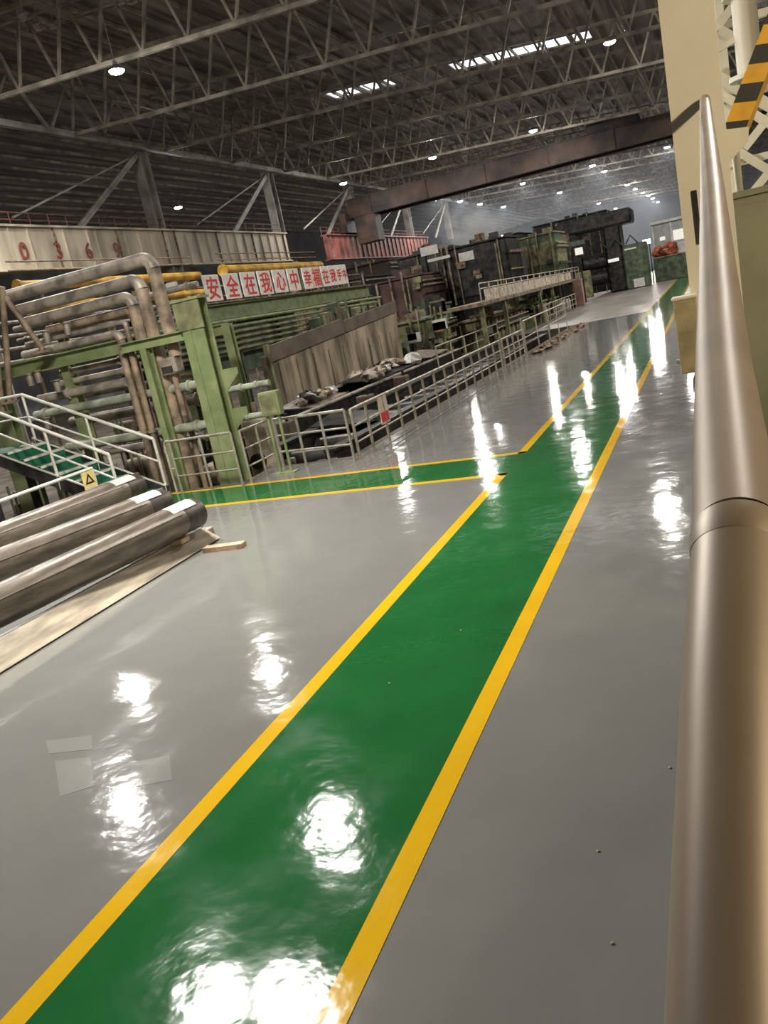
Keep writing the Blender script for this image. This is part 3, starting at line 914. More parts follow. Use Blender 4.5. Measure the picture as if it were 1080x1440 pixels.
# ------------------------------------------------------------------ green column and pipe rack
gc = thing('green_column', 'pale green steel H column standing behind the railing', 'column', (-9.35, 14.15, -1.5))
MB().box((-9.64, 13.98, -1.5), (-9.14, 14.01, 3.6)).part('front_flange', M_GREENST, gc)
MB().box((-9.64, 14.28, -1.5), (-9.14, 14.31, 3.6)).part('rear_flange', M_GREENST, gc)
MB().box((-9.41, 14.01, -1.5), (-9.37, 14.28, 3.6)).part('web', M_GREENST, gc)
MB().bar((-9.46, 13.97, -1.5), (-9.46, 13.97, 3.6), 0.05, 0.02, up=(0, 1, 0)).part('rib', M_GREENST, gc)
MB().box((-9.72, 13.92, 3.6), (-9.08, 14.36, 3.65)).part('cap_plate', M_GREENST, gc)
MB().box((-9.70, 13.95, 3.05), (-9.10, 13.985, 3.6)).part('head_plate', M_GREENMID, gc)
for z in (0.95, 1.75):
    MB().add([(-9.14, 14.29, z), (-8.8, 14.29, z + .3), (-8.8, 14.29, z + .42), (-9.14, 14.29, z + .42), (-9.14, 14.31, z), (-8.8, 14.31, z + .3), (-8.8, 14.31, z + .42), (-9.14, 14.31, z + .42)],
             [(0, 1, 2, 3), (7, 6, 5, 4), (0, 4, 5, 1), (1, 5, 6, 2), (2, 6, 7, 3), (3, 7, 4, 0)]).part('bracket', M_GREENST, gc)

YR = 14.4
G1 = 'pipes of the rack behind the stairs'


def drop_pipe(xa, xe, y, z, zend, r, m, label, m2=None):
    """horizontal run along x, elbow at xe, dropping to zend"""
    t = thing('pipe_run', label, 'pipe', (xa, y, z), G1)
    el = arc((xe, y, z), (1, 0, 0), (0, 0, -1), r * 1.6)
    MB().tube([(xa, y, z), el[0]], r, 14).part('horizontal_pipe', m, t)
    MB().tube(el, r * 1.03, 14).part('elbow', m, t)
    MB().tube([el[-1], (xe, y, zend)], r, 14).part('drop_pipe', m2 or m, t)
    return t


drop_pipe(-14.0, -10.15, 14.30, 4.58, 2.62, 0.135, M_PIPE, 'topmost thick grey pipe bending down at the right', M_PIPEBR)
drop_pipe(-13.9, -10.6, 14.36, 4.25, -1.4, 0.125, M_PIPE, 'second thick grey pipe from the top of the rack', M_PIPEBR)
drop_pipe(-13.9, -10.95, 14.42, 3.97, -1.4, 0.12, M_PIPE, 'third thick grey pipe from the top of the rack', M_PIPEBR)
drop_pipe(-13.5, -11.15, 14.62, 3.72, -1.4, 0.095, M_PIPEBR, 'fourth thinner brownish pipe from the top of the rack', M_PIPEBR)
drop_pipe(-14.1, -11.32, 14.5, 3.52, -1.4, 0.055, M_PIPE, 'thin pipe just above the thicker valve pipe', M_PIPEBR)
drop_pipe(-14.1, -11.42, 14.34, 3.31, -1.4, 0.09, M_PIPE, 'grey pipe with a bright elbow just above the green beam', M_PIPEBR)


def run(xa, xb, y, z, r, m, label, cl=None):
    t = thing('pipe_run', label, 'pipe', (xa, y, z), G1)
    MB().tube([(xa, y, z), (xb, y, z)], r, 12).part('pipe', m, t)
    for x in (cl or [xa + .3, xb - .3]):
        MB().tube([(x - .03, y, z), (x + .03, y, z)], r * 1.35, 12).part('flange', m, t)
    return t


run(-13.5, -11.5, 14.62, 2.76, 0.075, M_PIPE, 'upper grey pipe directly below the green beam')
run(-13.6, -11.5, 14.66, 2.54, 0.07, M_PIPE, 'lower grey pipe directly below the green beam')
run(-14.2, -11.7, 14.5, 2.30, 0.10, M_PIPE, 'grey pipe with a valve stem at mid height of the rack', [-13.3])
run(-14.3, -9.75, 14.36, 1.97, 0.095, M_GREENPIPE, 'long grey green pipe ending at the green column')
run(-13.6, -9.75, 14.3, 1.14, 0.10, M_GREENPIPE, 'lowest long grey green pipe ending at the green column')
run(-14.5, -10.5, 15.6, 1.6, 0.12, M_PIPE, 'thick dim pipe deep inside the rack')
run(-14.5, -10.3, 15.9, 2.15, 0.06, M_PIPEBR, 'thin brown pipe deep inside the rack')
run(-14.5, -10.6, 15.7, 0.75, 0.09, M_PIPE, 'low dim pipe deep inside the rack')
run(-16.5, -10.8, 16.73, 4.1, 0.07, M_PIPE, 'thin upper pipe behind the thick rack pipes')
run(-16.5, -10.8, 16.73, 3.8, 0.06, M_PIPE, 'thinner upper pipe behind the thick rack pipes')
run(-16.5, -10.8, 16.73, 3.45, 0.05, M_PIPE, 'lower thin pipe behind the thick rack pipes')
run(-9.16, -8.1, 14.36, 1.15, 0.06, M_GREENPIPE, 'short pipe stub right of the green column at knee height')
run(-9.16, -8.2, 14.36, 1.75, 0.06, M_GREENPIPE, 'short pipe stub right of the green column at chest height')

# extra vertical pipes
for k, (x, y, zt_, r, m) in enumerate([(-11.28, 14.1, 2.95, .075, M_PIPEBR), (-11.08, 14.12, 2.95, .07, M_PIPEBR), (-10.74, 14.15, 2.95, .08, M_PIPEBR), (-10.46, 14.6, 3.1, .06, M_PIPEBR), (-11.5, 14.75, 2.6, .06, M_PIPE), (-10.2, 14.9, 2.4, .08, M_PIPEBR), (-9.95, 15.2, 2.6, .07, M_PIPE), (-11.8, 15.1, 2.4, .07, M_PIPEBR)]):
    t = thing('riser_pipe', 'vertical riser pipe of the rack, %s from the left' % ('first', 'second', 'third', 'fourth', 'fifth', 'sixth', 'seventh', 'eighth')[[-11.8, -11.5, -11.28, -11.08, -10.74, -10.46, -10.2, -9.95].index(x)], 'pipe', (x, y, -1.45), 'riser pipes of the rack')
    MB().tube([(x, y, -1.45), (x, y, zt_)], r, 12).part('pipe', m, t)
    MB().tube([(x, y, zt_ * .4), (x, y, zt_ * .4 + .05)], r * 1.4, 12).part('collar', m, t)

rk = thing('green_rack_frame', 'pale green steel frame carrying the pipe rack', 'pipe rack', (-12.5, 14.5, -1.5))
MB().ibeam((-15.2, 14.42, 3.04), (-11.55, 14.42, 3.04), 0.22, 0.30, 0.03).part('beam', M_GREENST, rk)
MB().ibeam((-11.2, 14.02, 2.98), (-9.64, 14.10, 2.98), 0.18, 0.20, 0.025).part('beam', M_GREENST, rk)
for x, y, zt_, w in ((-15.35, 14.5, 2.9, .5), (-13.25, 14.62, 2.9, .22), (-10.86, 14.72, 3.6, .18), (-10.62, 14.02, 2.9, .14)):
    MB().ibeam((x, y, -1.5), (x, y, zt_), w, 0.25, 0.03, up=(0, 1, 0)).part('post', M_GREENST, rk)
MB().ibeam((-15.2, 16.9, 3.0), (-10.4, 16.9, 3.0), 0.2, 0.25, 0.03).part('beam', M_GREENST, rk)
for x in (-15.2, -12.6, -10.4):
    MB().ibeam((x, 16.9, -1.5), (x, 16.9, 3.1 if x > -11 else 4.3), 0.2, 0.2, 0.03, up=(0, 1, 0)).part('post', M_GREENST, rk)

for k, (a, b) in enumerate([((-14.05, 13.9, 5.0), (-14.75, 13.9, 2.2)), ((-13.75, 13.95, 4.75), (-14.5, 13.95, 2.4)), ((-14.0, 14.0, 4.95), (-13.2, 14.0, 3.3))]):
    t = thing('inclined_strut', ['outer leaning brown pipe strut at the left frame edge', 'inner leaning brown pipe strut at the left frame edge', 'brown strut crossing the thick pipe ends'][k], 'strut', b, 'leaning struts of the rack')
    MB().tube([a, b], 0.065, 10).part('strut', M_PIPEBR, t)
    MB().box((b[0] - .15, b[1] - .12, b[2] - .05), (b[0] + .15, b[1] + .12, b[2])).part('foot_plate', M_PIPEBR, t)

vb = thing('valve_box', 'grey valve actuator box hanging at the end of the topmost pipe', 'valve', (-10.3, 14.2, 2.4))
MB().box((-10.52, 14.12, 2.28), (-10.10, 14.44, 2.62), .04).part('body', M_PIPE, vb)
MB().box((-10.44, 14.10, 2.33), (-10.18, 14.12, 2.45)).part('nameplate', M_DARKST, vb)
MB().tube([(-10.3, 14.28, 2.28), (-10.3, 14.28, 1.4)], 0.06, 10).part('stem', M_PIPEBR, vb)
for k, (x, z) in enumerate([(-14.0, 2.75), (-13.75, 2.78), (-13.3, 2.5), (-13.9, 1.75), (-13.2, 3.55), (-12.6, 3.62)]):
    t = thing('small_valve', 'small dusty valve on the pipe rack, %s of six from below' % ('first', 'second', 'third', 'fourth', 'fifth', 'sixth')[[3, 2, 0, 1, 4, 5].index(k)], 'valve', (x, 14.15, z - .12), 'small valves on the rack')
    MB().tube([(x, 14.2, z - .12), (x, 14.2, z + .12)], 0.07, 10).part('body', M_PIPE, t)
    MB().tube([(x, 14.2, z + .12), (x, 14.2, z + .15)], 0.11, 12).part('handwheel', M_PIPEBR, t)
wz = random.Random(3)
for k, (x, y, z) in enumerate([(-12.9, 16.73, 4.18), (-12.35, 16.73, 4.18), (-11.9, 16.73, 4.18), (-11.5, 16.73, 4.18)]):
    MB().box((x - .14, y - .06, z - .02), (x + .14, y + .06, z + .09), .02).single('white_junction_box', M_WHITEST, 'small white junction box on the thin rear pipe, %s from the left' % ('first', 'second', 'third', 'fourth')[k], 'junction box', 'white junction boxes', loc=(x, y, z))

# pit clutter right of the stairs: dark machine blocks low under the rack
for k, (x, y, w, d, h, m) in enumerate([(-13.6, 15.6, .8, .8, 1.6, M_DARKST), (-12.2, 16.0, .9, .8, 2.0, M_RUST), (-11.2, 16.3, .7, .9, 1.5, M_BEIGE), (-10.4, 15.6, .5, .6, 1.9, M_RUST), (-9.9, 16.4, .6, .6, 2.4, M_BEIGE), (-8.9, 15.8, .5, .6, 1.1, M_DARKST)]):
    t = thing('pump_unit', ['dark pump unit low behind the stairs', 'rusty pump unit behind the riser pipes', 'pale dusty pump unit low between the risers', 'narrow rusty pump unit left of the green column', 'tall pale pump unit left of the green column', 'dark squat pump unit right of the green column'][k], 'pump', (x, y, -1.5), 'pump units below the rack')
    MB().box((x - w / 2, y - d / 2, -1.5), (x + w / 2, y + d / 2, -1.5 + h), .05).part('housing', m, t)
    MB().tube([(x, y - d / 2, -1.5 + h * .6), (x, y - d / 2 - .15, -1.5 + h * .6)], w * .3, 14).part('end_cover', M_DARKST, t)
    MB().tube([(x, y, -1.5 + h), (x, y, -1.5 + h + .35)], .07, 10).part('outlet', M_PIPE, t)

vr = random.Random(77)
vspots = [(-12.9, 17.9), (-14.2, 17.6), (-15.6, 17.8), (-17.0, 17.5), (-11.9, 18.6), (-13.4, 19.6), (-14.8, 19.4), (-16.3, 19.6), (-12.4, 14.95), (-13.9, 16.9), (-16.4, 15.6), (-17.6, 16.4), (-16.8, 13.9), (-9.9, 17.3)]
for k, (x, y) in enumerate(vspots):
    w, d, h = vr.uniform(.45, .8), vr.uniform(.4, .6), vr.uniform(1.1, 2.6)
    m = [M_DARKST, M_BAND, M_PIPEBR, M_GREENMID, M_PIPE][k % 5]
    t = thing('valve_station', '%s valve station behind the stairs, %s of its colour from the left' % (['dark grey', 'dull brown', 'dusty brown', 'olive', 'light grey'][k % 5], ('first', 'second', 'third')[sorted((q for q in range(len(vspots)) if q % 5 == k % 5), key=lambda q: vspots[q][0] / vspots[q][1]).index(k)]), 'valve station', (x, y, -1.5), 'valve stations behind the stairs')
    MB().box((x - w / 2, y - d / 2, -1.5), (x + w / 2, y + d / 2, -1.5 + h), .04).part('cabinet', m, t)
    for j in range(3):
        xx = x - w / 2 + w * (j + .5) / 3
        MB().tube([(xx, y - d / 2 - .06, -1.4), (xx, y - d / 2 - .06, -1.5 + h + vr.uniform(.1, .6))], .04, 8).part('pipe', vr.choice([M_PIPE, M_PIPEBR, M_GREENPIPE]), t)
        MB().tube([(xx, y - d / 2 - .06, -1.5 + h * .7), (xx, y - d / 2 - .12, -1.5 + h * .7)], .08, 10).part('handwheel', M_DARKST, t)

# ------------------------------------------------------------------ sign boards
XS = -18.0
gal = thing('sign_gallery', 'green gallery girder carrying the red lettered sign boards', 'gallery', (XS, 34, 0))
MB().ibeam((XS, 25.5, 3.92), (XS, 45, 4.0), 0.35, 0.62, 0.05).part('girder', M_GREENST, gal)
MB().box((XS - .7, 25.5, 4.27), (XS + .25, 45, 4.33)).part('deck_plate', M_PIPEBR, gal)
for y in (26, 32, 38, 44.5):
    MB().ibeam((XS - .2, y, -1.5), (XS - .2, y, 3.6), 0.3, 0.3, 0.04, up=(0, 1, 0)).part('leg', M_GREENST, gal)
for z in (4.6, 5.0):
    MB().tube([(XS - .35, 25.5, z), (XS - .35, 45, z)], .03, 6).part('rail', M_PIPEBR, gal)
cards = [(28.10, 29.25), (29.56, 30.75), (30.98, 32.2), (32.42, 33.55), (33.78, 35.0), (35.23, 36.33),
         (36.78, 37.66), (37.76, 38.72), (38.92, 39.76), (39.86, 40.62), (40.74, 41.40), (41.46, 42.1)]
chars = '安全在我心中幸福在我手中'
ords = ['first', 'second', 'third', 'fourth', 'fifth', 'sixth', 'seventh', 'eighth', 'ninth', 'tenth', 'eleventh', 'last']
for k, ((a, b), ch) in enumerate(zip(cards, chars)):
    z0 = 4.38 + .012 * k
    z1 = z0 + 1.0
    t = thing('sign_board', 'white board with one red character, %s in the slogan row from the left' % ords[k], 'sign', (XS + .1, (a + b) / 2, z0), 'slogan boards on the gallery')
    MB().box((XS + .08, a, z0), (XS + .14, b, z1), .01).part('board', M_BOARD2 if k in (7,) else M_BOARD, t)
    for y in (a + .15, b - .15):
        MB().bar((XS + .04, y, 4.33), (XS + .04, y, z1 - .05), 0.05, 0.05).part('prop', M_PIPEBR, t)
    c = text_mesh(ch, min(b - a, 1.0) * .92, M_REDSIGN, 'character', t, (XS + .145, (a + b) / 2, (z0 + z1) / 2), (0, 1, 0), (0, 0, 1), 0.006, 0.015)

# green louvre pipes under the gallery
for k in range(6):
    z = 3.42 - k * .2
    t = thing('louvre_pipe', 'green horizontal pipe below the sign gallery, %s from the top' % ords[k], 'pipe', (-15.5, 20.2, z), 'green pipes below the signs')
    MB().tube([(-15.5, 19.5, z), (-15.62, 40.5 - .6 * k, z)], 0.062, 10).part('pipe', M_GREENST if k < 2 else M_GREENMID, t)
lf = thing('pipe_support_stand', 'dark green upright frame holding the horizontal pipes', 'frame', (-15.6, 25, -1.5))
for y in (20.5, 23.2, 25.9, 29.2):
    MB().box((-15.78, y - .07, -1.5), (-15.6, y + .07, 3.6)).part('upright', M_GREENDK, lf)
MB().box((-15.85, 19.5, 3.5), (-15.55, 32, 3.62)).part('cap_beam', M_GREENST, lf)
MB().box((-15.95, 19.6, 1.6), (-15.85, 31, 3.4)).part('back_plate', M_GREENDK, lf)

# concrete flume wall
fw = thing('concrete_flume_wall', 'stained tan concrete wall with a brown upper band in the pit', 'wall', (-14, 31, -1.5))
mb = MB()
A = [(24.9, 2.0), (31, 2.3), (37.8, 2.55)]
vs = []
for x in (-14.0, -14.35):
    for y, zt_ in A:
        vs += [(x, y, -1.5), (x, y, zt_)]
mb.add(vs, [(0, 2, 3, 1), (2, 4, 5, 3), (6, 7, 9, 8), (8, 9, 11, 10), (1, 3, 9, 7), (3, 5, 11, 9), (0, 1, 7, 6), (4, 10, 11, 5)])
mb.part('concrete_face', M_CONC, fw)
for i, (y0, y1) in enumerate(((24.85, 31.4), (31.5, 38.0))):
    MB().add([(-13.93, y0, 1.78 + .06 * (y0 - 25)), (-13.93, y1, 1.78 + .06 * (y1 - 25)), (-13.93, y1, 2.42 + .05 * (y1 - 25)), (-13.93, y0, 2.32 + .05 * (y0 - 25)),
              (-14.02, y0, 1.78 + .06 * (y0 - 25)), (-14.02, y1, 1.78 + .06 * (y1 - 25)), (-14.02, y1, 2.42 + .05 * (y1 - 25)), (-14.02, y0, 2.32 + .05 * (y0 - 25))],
             [(0, 1, 2, 3), (7, 6, 5, 4), (0, 4, 5, 1), (1, 5, 6, 2), (2, 6, 7, 3), (3, 7, 4, 0)]).part('brown_band', M_BAND, fw)
MB().bar((-13.95, 24.75, -1.5), (-13.95, 24.75, 2.4), .18, .14).part('end_post', M_GREENMID, fw)
for k in range(9):
    MB().box((-13.995 - .0, 25.4 + k * 1.4, -1.4), (-13.97, 25.46 + k * 1.4, 1.7)).part('stain_rib', M_CONC, fw)
# dark green machinery above the flume wall
for k in range(8):
    y = 31.5 + k * 1.1
    t = thing('drive_unit', 'dark green drive unit above the concrete wall, %s from the left' % ords[k], 'machine', (-15.2, y, -1.5), 'drive units above the flume wall')
    rr = random.Random(60 + k)
    h = 3.1 + rr.uniform(-.35, .45)
    MB().box((-15.5, y - .28, -1.5), (-14.9, y + .2, h - .5)).part('stand', M_GREENDK, t)
    MB().box((-15.45, y - .2, h - .5), (-14.95, y + .12, h), .04).part('head', M_GREENMID if k % 3 == 1 else M_GREENDK, t)
    for j in range(4):
        yy = y - .42 + j * .24
        MB().box((-14.86 + .03 * (j % 2), yy, 1.7), (-14.80 + .03 * (j % 2), yy + rr.uniform(.08, .18), h + rr.uniform(-.55, .15))).part('side_slat', rr.choice([M_GREENDK, M_GREENMID, M_BAND, M_DARKST]), t)

# ------------------------------------------------------------------ pit: troughs, scrap, covers
tr_ = thing('steel_trough', 'long black steel trough running along the pit', 'trough', (-9.2, 28, -1.5))
for x, z in ((-9.9, 0.05), (-8.3, -0.15)):
    MB().box((x - .08, 16.5, -1.5), (x + .08, 44, z)).part('side_plate', M_BLACK, tr_)
    MB().box((x - .16, 16.5, z), (x + .16, 44, z + .05)).part('lip', M_DARKST, tr_)
MB().box((-9.82, 16.5, -0.9), (-8.38, 44, -0.8)).part('bottom_plate', M_BLACK, tr_)
tr2 = thing('steel_trough', 'black trough behind the first one with a bright worn edge', 'trough', (-12, 28, -1.5))
for x, z in ((-12.9, 0.35), (-11.3, 0.25)):
    MB().box((x - .08, 19, -1.5), (x + .08, 38.2, z)).part('side_plate', M_BLACK, tr2)
    MB().box((x - .14, 19, z), (x + .14, 38.2, z + .05)).part('lip', M_PIPE, tr2)
MB().box((-12.82, 19, -0.6), (-11.38, 38.2, -0.5)).part('bottom_plate', M_BLACK, tr2)
rollr = random.Random(11)
for k in range(16):
    y = 17.2 + k * 1.65
    t = thing('table_roller', 'black roller lying across the first trough, %s from the near end' % ORD[k].replace('nearest', 'first'), 'roller', (-9.1, y, -.4), 'rollers in the first trough')
    MB().tube([(-9.75, y, -.35), (-8.45, y, -.35)], .22, 16).part('barrel', M_DARKST, t)
    MB().tube([(-9.82, y, -.35), (-9.75, y, -.35)], .12, 10).part('neck', M_DARKST, t)
scr = random.Random(5)
spots = [(-10.6, 20.2, .5, M_RUST), (-10.5, 22.4, .45, M_PIPE), (-12.1, 21.5, .6, M_DARKST), (-12.0, 24.2, .5, M_WHITEST), (-12.2, 26.0, .55, M_DARKST), (-13.3, 27.0, .55, M_RUST), (-12.1, 29.2, .5, M_PIPE), (-13.3, 30.2, .45, M_BEIGE), (-12.1, 32, .6, M_DARKST), (-13.3, 33.6, .45, M_DARKST), (-12.0, 36, .6, M_PIPE), (-10.6, 26.2, .5, M_RUST), (-10.6, 30.4, .45, M_RUST), (-8.0, 18.0, .35, M_BEIGE), (-7.6, 20.5, .4, M_RUST), (-7.6, 23.5, .4, M_BEIGE), (-7.5, 26.5, .4, M_RUST), (-10.2, 17.5, .45, M_DARKST), (-7.8, 16.2, .35, M_PIPE), (-11.6, 18.0, .6, M_DARKST), (-13.2, 23.0, .6, M_RUST)]
snames = {M_RUST.name: 'rusty brown', M_PIPE.name: 'grey', M_DARKST.name: 'dark', M_WHITEST.name: 'whitish', M_BEIGE.name: 'pale beige'}
cnt = {}
for k, (x, y, r, m) in enumerate(spots):
    nm = snames[m.name]
    cnt[nm] = cnt.get(nm, 0) + 1
    zc = {True: -0.1, False: -1.0}[x < -11 and x > -13]
    if x <= -13:
        zc = 0.35 if y > 29 else -.6
    o = MB().blob((x, y, zc), (r * 1.1, r * 1.25, r * .6), 100 + k, 6, .3).single('scrap_lump', m, '%s lump of scrap in the pit, %s from the near end' % (nm, ords[cnt[nm] - 1]), 'scrap', 'scrap lumps in the pit', loc=(x, y, zc))
for k, (x0_, y0_, x1_, y1_, z, m) in enumerate([(-12.9, 27.5, -11.5, 33, .45, M_DARKST), (-12.6, 22, -11.4, 24.8, .42, M_PIPE), (-12.8, 34, -11.5, 37, .5, M_PIPE), (-10.0, 19.0, -8.5, 21, .12, M_BLACK)]):
    t = MB()
    t.add([(x0_, y0_, z), (x1_, y0_ + .4, z - .15), (x1_, y1_, z - .1), (x0_, y1_ - .3, z + .12), (x0_, y0_, z + .03), (x1_, y0_ + .4, z - .12), (x1_, y1_, z - .07), (x0_, y1_ - .3, z + .15)],
          [(3, 2, 1, 0), (4, 5, 6, 7), (0, 1, 5, 4), (1, 2, 6, 5), (2, 3, 7, 6), (3, 0, 4, 7)])
    t.single('steel_plate', m, ['long dark steel plate lying across the second trough', 'bright grey steel plate near the green column end of the trough', 'shiny grey steel plate at the far end of the trough', 'black steel plate on the near end of the first trough'][k], 'plate', 'loose plates in the pit', loc=((x0_ + x1_) / 2, (y0_ + y1_) / 2, z))
cr_ = random.Random(21)
mb = MB()
for k in range(420):
    y = cr_.uniform(15.2, 44)
    x, z = cr_.choice([(cr_.uniform(-7.95, -7.3), -1.42), (cr_.uniform(-11.2, -10.0), -1.42), (cr_.uniform(-13.7, -13.2), -1.42), (cr_.uniform(-12.8, -11.4), -.47), (cr_.uniform(-12.8, -11.4), -.47)])
    r = cr_.uniform(.06, .24)
    mb.blob((x, y, z + r * .3), (r, r * cr_.uniform(.8, 2.2), r * .6), 700 + k, 3, .4)
mb.single('pit_debris', M_PIPE, 'loose grey scrap and rubble strewn over the pit', 'debris', kind='stuff')
sr = random.Random(90)
tops = [(M_WHITEST, 'whitish'), (M_PIPE, 'grey'), (M_DARKST, 'dark'), (M_BEIGE, 'beige'), (M_RUST, 'rusty')]
cnt2 = {}
for k in range(30):
    m, nm = tops[k % 5]
    cnt2[nm] = cnt2.get(nm, 0) + 1
    y = 19.4 + k * .52
    x = sr.uniform(-12.6, -11.6)
    r = sr.uniform(.16, .34)
    z = -.5 + r * .45 if not (22 < y < 24.9 or 27.4 < y < 33.1) else .46 + r * .3
    MB().blob((x, y, z), (r * 1.1, r * 1.5, r * .7), 900 + k, 5, .35).single('scrap_chunk', m, '%s scrap chunk in the second trough, %s of its colour from the near end' % (nm, ords[cnt2[nm] - 1]), 'scrap', 'scrap chunks in the second trough', loc=(x, y, z))
for k, (x, y) in enumerate([(-8.0, 15.15), (-7.35, 15.1), (-8.1, 15.75), (-10.7, 19.0), (-10.6, 24.4), (-10.7, 28.2)]):
    h = [1.1, .9, 1.3, 1.9, 1.7, 1.8][k]
    t = thing('junction_cabinet', ['squat dark cabinet right behind the railing corner', 'small grey cabinet behind the railing by the fence start', 'taller dark cabinet behind the control box', 'brown cabinet between the troughs, nearest', 'brown cabinet between the troughs, middle', 'brown cabinet between the troughs, farthest'][k], 'cabinet', (x, y, -1.5), 'small cabinets in the pit')
    m = [M_DARKST, M_PIPE, M_DARKST, M_BAND, M_BAND, M_BAND][k]
    MB().box((x - .25, y - .22, -1.5), (x + .25, y + .22, -1.5 + h), .03).part('body', m, t)
    MB().box((x - .2, y - .235, -1.4), (x + .2, y - .22, -1.55 + h)).part('door', m, t)
    MB().tube([(x + .1, y, -1.5 + h), (x + .1, y, -1.3 + h)], .05, 8).part('gland', M_RUBBER, t)
# curb rubble along pit edge
for k in range(12):
    y = 31.5 + k * 1.0
    MB().blob((-6.3 + .08 * (k % 3), y, 0.04), (.22, .5, .12), 300 + k, 5, .5).single('rubble', M_RUST, 'brown rubble heaped along the floor edge past the fence', 'rubble', 'rubble past the fence', loc=(-6.3 + .08 * (k % 3), y, 0.04))

# ------------------------------------------------------------------ mid-distance machinery left of the floor
def machine(x0, y0, x1, y1, z0, z1, m, label, m2=None, name='machine_housing', ribs=0, vents=True, group='machines beyond the pit'):
    t = thing(name, label, 'machine', ((x0 + x1) / 2, (y0 + y1) / 2, z0), group)
    m2 = m2 or m
    MB().box((x0, y0, z0), (x1, y1, z1), min(.12, (z1 - z0) * .1)).part('housing', m, t)
    MB().box((x0 - .08, y0 - .08, z1), (x1 + .08, y1 + .08, z1 + .1)).part('cover', m2, t)
    if ribs:
        n = ribs
        for k in range(n):
            y = y0 + (k + .5) * (y1 - y0) / n
            MB().box((x1, y - .06, z0 + .1), (x1 + .1, y + .06, z1 - .08)).part('rib', m2, t)
        nx = max(2, int((x1 - x0) / .7))
        for k in range(nx):
            x = x0 + (k + .5) * (x1 - x0) / nx
            MB().box((x - .06, y0 - .1, z0 + .1), (x + .06, y0, z1 - .08)).part('rib', m2, t)
    else:
        MB().box((x1, y0 + .15, z0 + (z1 - z0) * .25), (x1 + .04, y1 - .15, z0 + (z1 - z0) * .8)).part('side_panel', m2, t)
        MB().box((x0 + .15, y0 - .04, z0 + (z1 - z0) * .25), (x1 - .15, y0, z0 + (z1 - z0) * .8)).part('front_panel', m2, t)
    rr = random.Random(int(abs(x0 * 13 + y0 * 7)))
    zlo = max(z0, 0.2)
    for k in range(5):
        z = rr.uniform(zlo, z1 - .2)
        MB().tube([(x1 + .16, y0 - .2, z), (x1 + .16, y1 + .1, z)], rr.uniform(.04, .09), 8).part('pipe', rr.choice([M_PIPE, M_PIPEBR, M_GREENMID, M_DARKST]), t)
    for k in range(4):
        x = rr.uniform(x0, x1)
        MB().tube([(x, y0 - .16, zlo - .3), (x, y0 - .16, z1 + rr.uniform(-.3, .6))], rr.uniform(.04, .1), 8).part('pipe', rr.choice([M_PIPE, M_PIPEBR, M_GREENMID, M_DARKST]), t)
    for k in range(4):
        x, z, w = rr.uniform(x0, x1 - .5), rr.uniform(zlo, z1 - .4), rr.uniform(.25, .7)
        MB().box((x, y0 - .35, z), (x + w, y0 - .2, z + w * .7)).part('junction_box', rr.choice([M_PIPE, M_WHITEST, M_RUST, M_GREENMID, M_DARKST]), t)
    for k in range(3):
        x, y, h = rr.uniform(x0, x1 - .6), rr.uniform(y0, y1 - .6), rr.uniform(.2, .7)
        MB().box((x, y, z1 + .1), (x + .6, y + .6, z1 + .1 + h)).part('roof_unit', rr.choice([M_DARKST, m, m2, M_RUST]), t)
    return t


machine(-14.6, 39.0, -13.0, 42.5, -1.5, 1.9, M_GREENMID, 'olive green square machine housing beyond the flume wall', M_GREENPIPE)
machine(-12.5, 38.6, -11.9, 39.4, -1.5, 2.0, M_GREENST, 'narrow bright green post housing beside the olive machine')
machine(-15.6, 43.5, -13.5, 45.5, -1.5, 2.4, M_GREENDK, 'dark green gearbox behind the olive machine')
machine(-13.4, 46.0, -11.4, 55.0, -1.5, 1.15, M_GREENMID, 'long ribbed olive housing below the raised gallery', M_CONC, ribs=9)
machine(-12.6, 57.0, -10.9, 60.5, -1.5, 1.15, M_GREENMID, 'ochre green machine block under the gallery', M_GREENST)
machine(-13.0, 61.5, -10.9, 65.5, -1.5, 1.1, M_GREENDK, 'dark green machine with a square opening under the gallery', M_GREENMID)
machine(-21.5, 55, -18.0, 60, -1.5, 4.6, M_MAROON, 'large dull maroon machine cover in the middle distance')
machine(-22.0, 62, -17.5, 65, -1.5, 6.3, M_DARKST, 'tall dark housing behind the maroon cover')
machine(-17.3, 59.5, -12.9, 64, 2.4, 6.0, M_BLACK, 'black boxy drive housing left of the green hood')
machine(-15.5, 66, -10.6, 71, 3.0, 5.9, M_GREENDK, 'dark green hood of the distant mill', M_GREENMID)
machine(-30, 60, -24, 66, -1.5, 5.5, M_DARKST, 'dim dark machine far left behind the sign boards')
machine(-36, 74, -27, 82, -1.5, 7.2, M_CRANE, 'brown machine hall block under the red girder')
machine(-27, 90, -18, 97, -1.5, 7.8, M_DARKST, 'broad dark machine below the smoke')
machine(-18, 98, -9.9, 104, 0, 8.5, M_BLACK, 'tall black machine behind the mill stand')
machine(-24.5, 48, -20, 51, -1.5, 3.6, M_RUST, 'rusty brown machine behind the drive units')

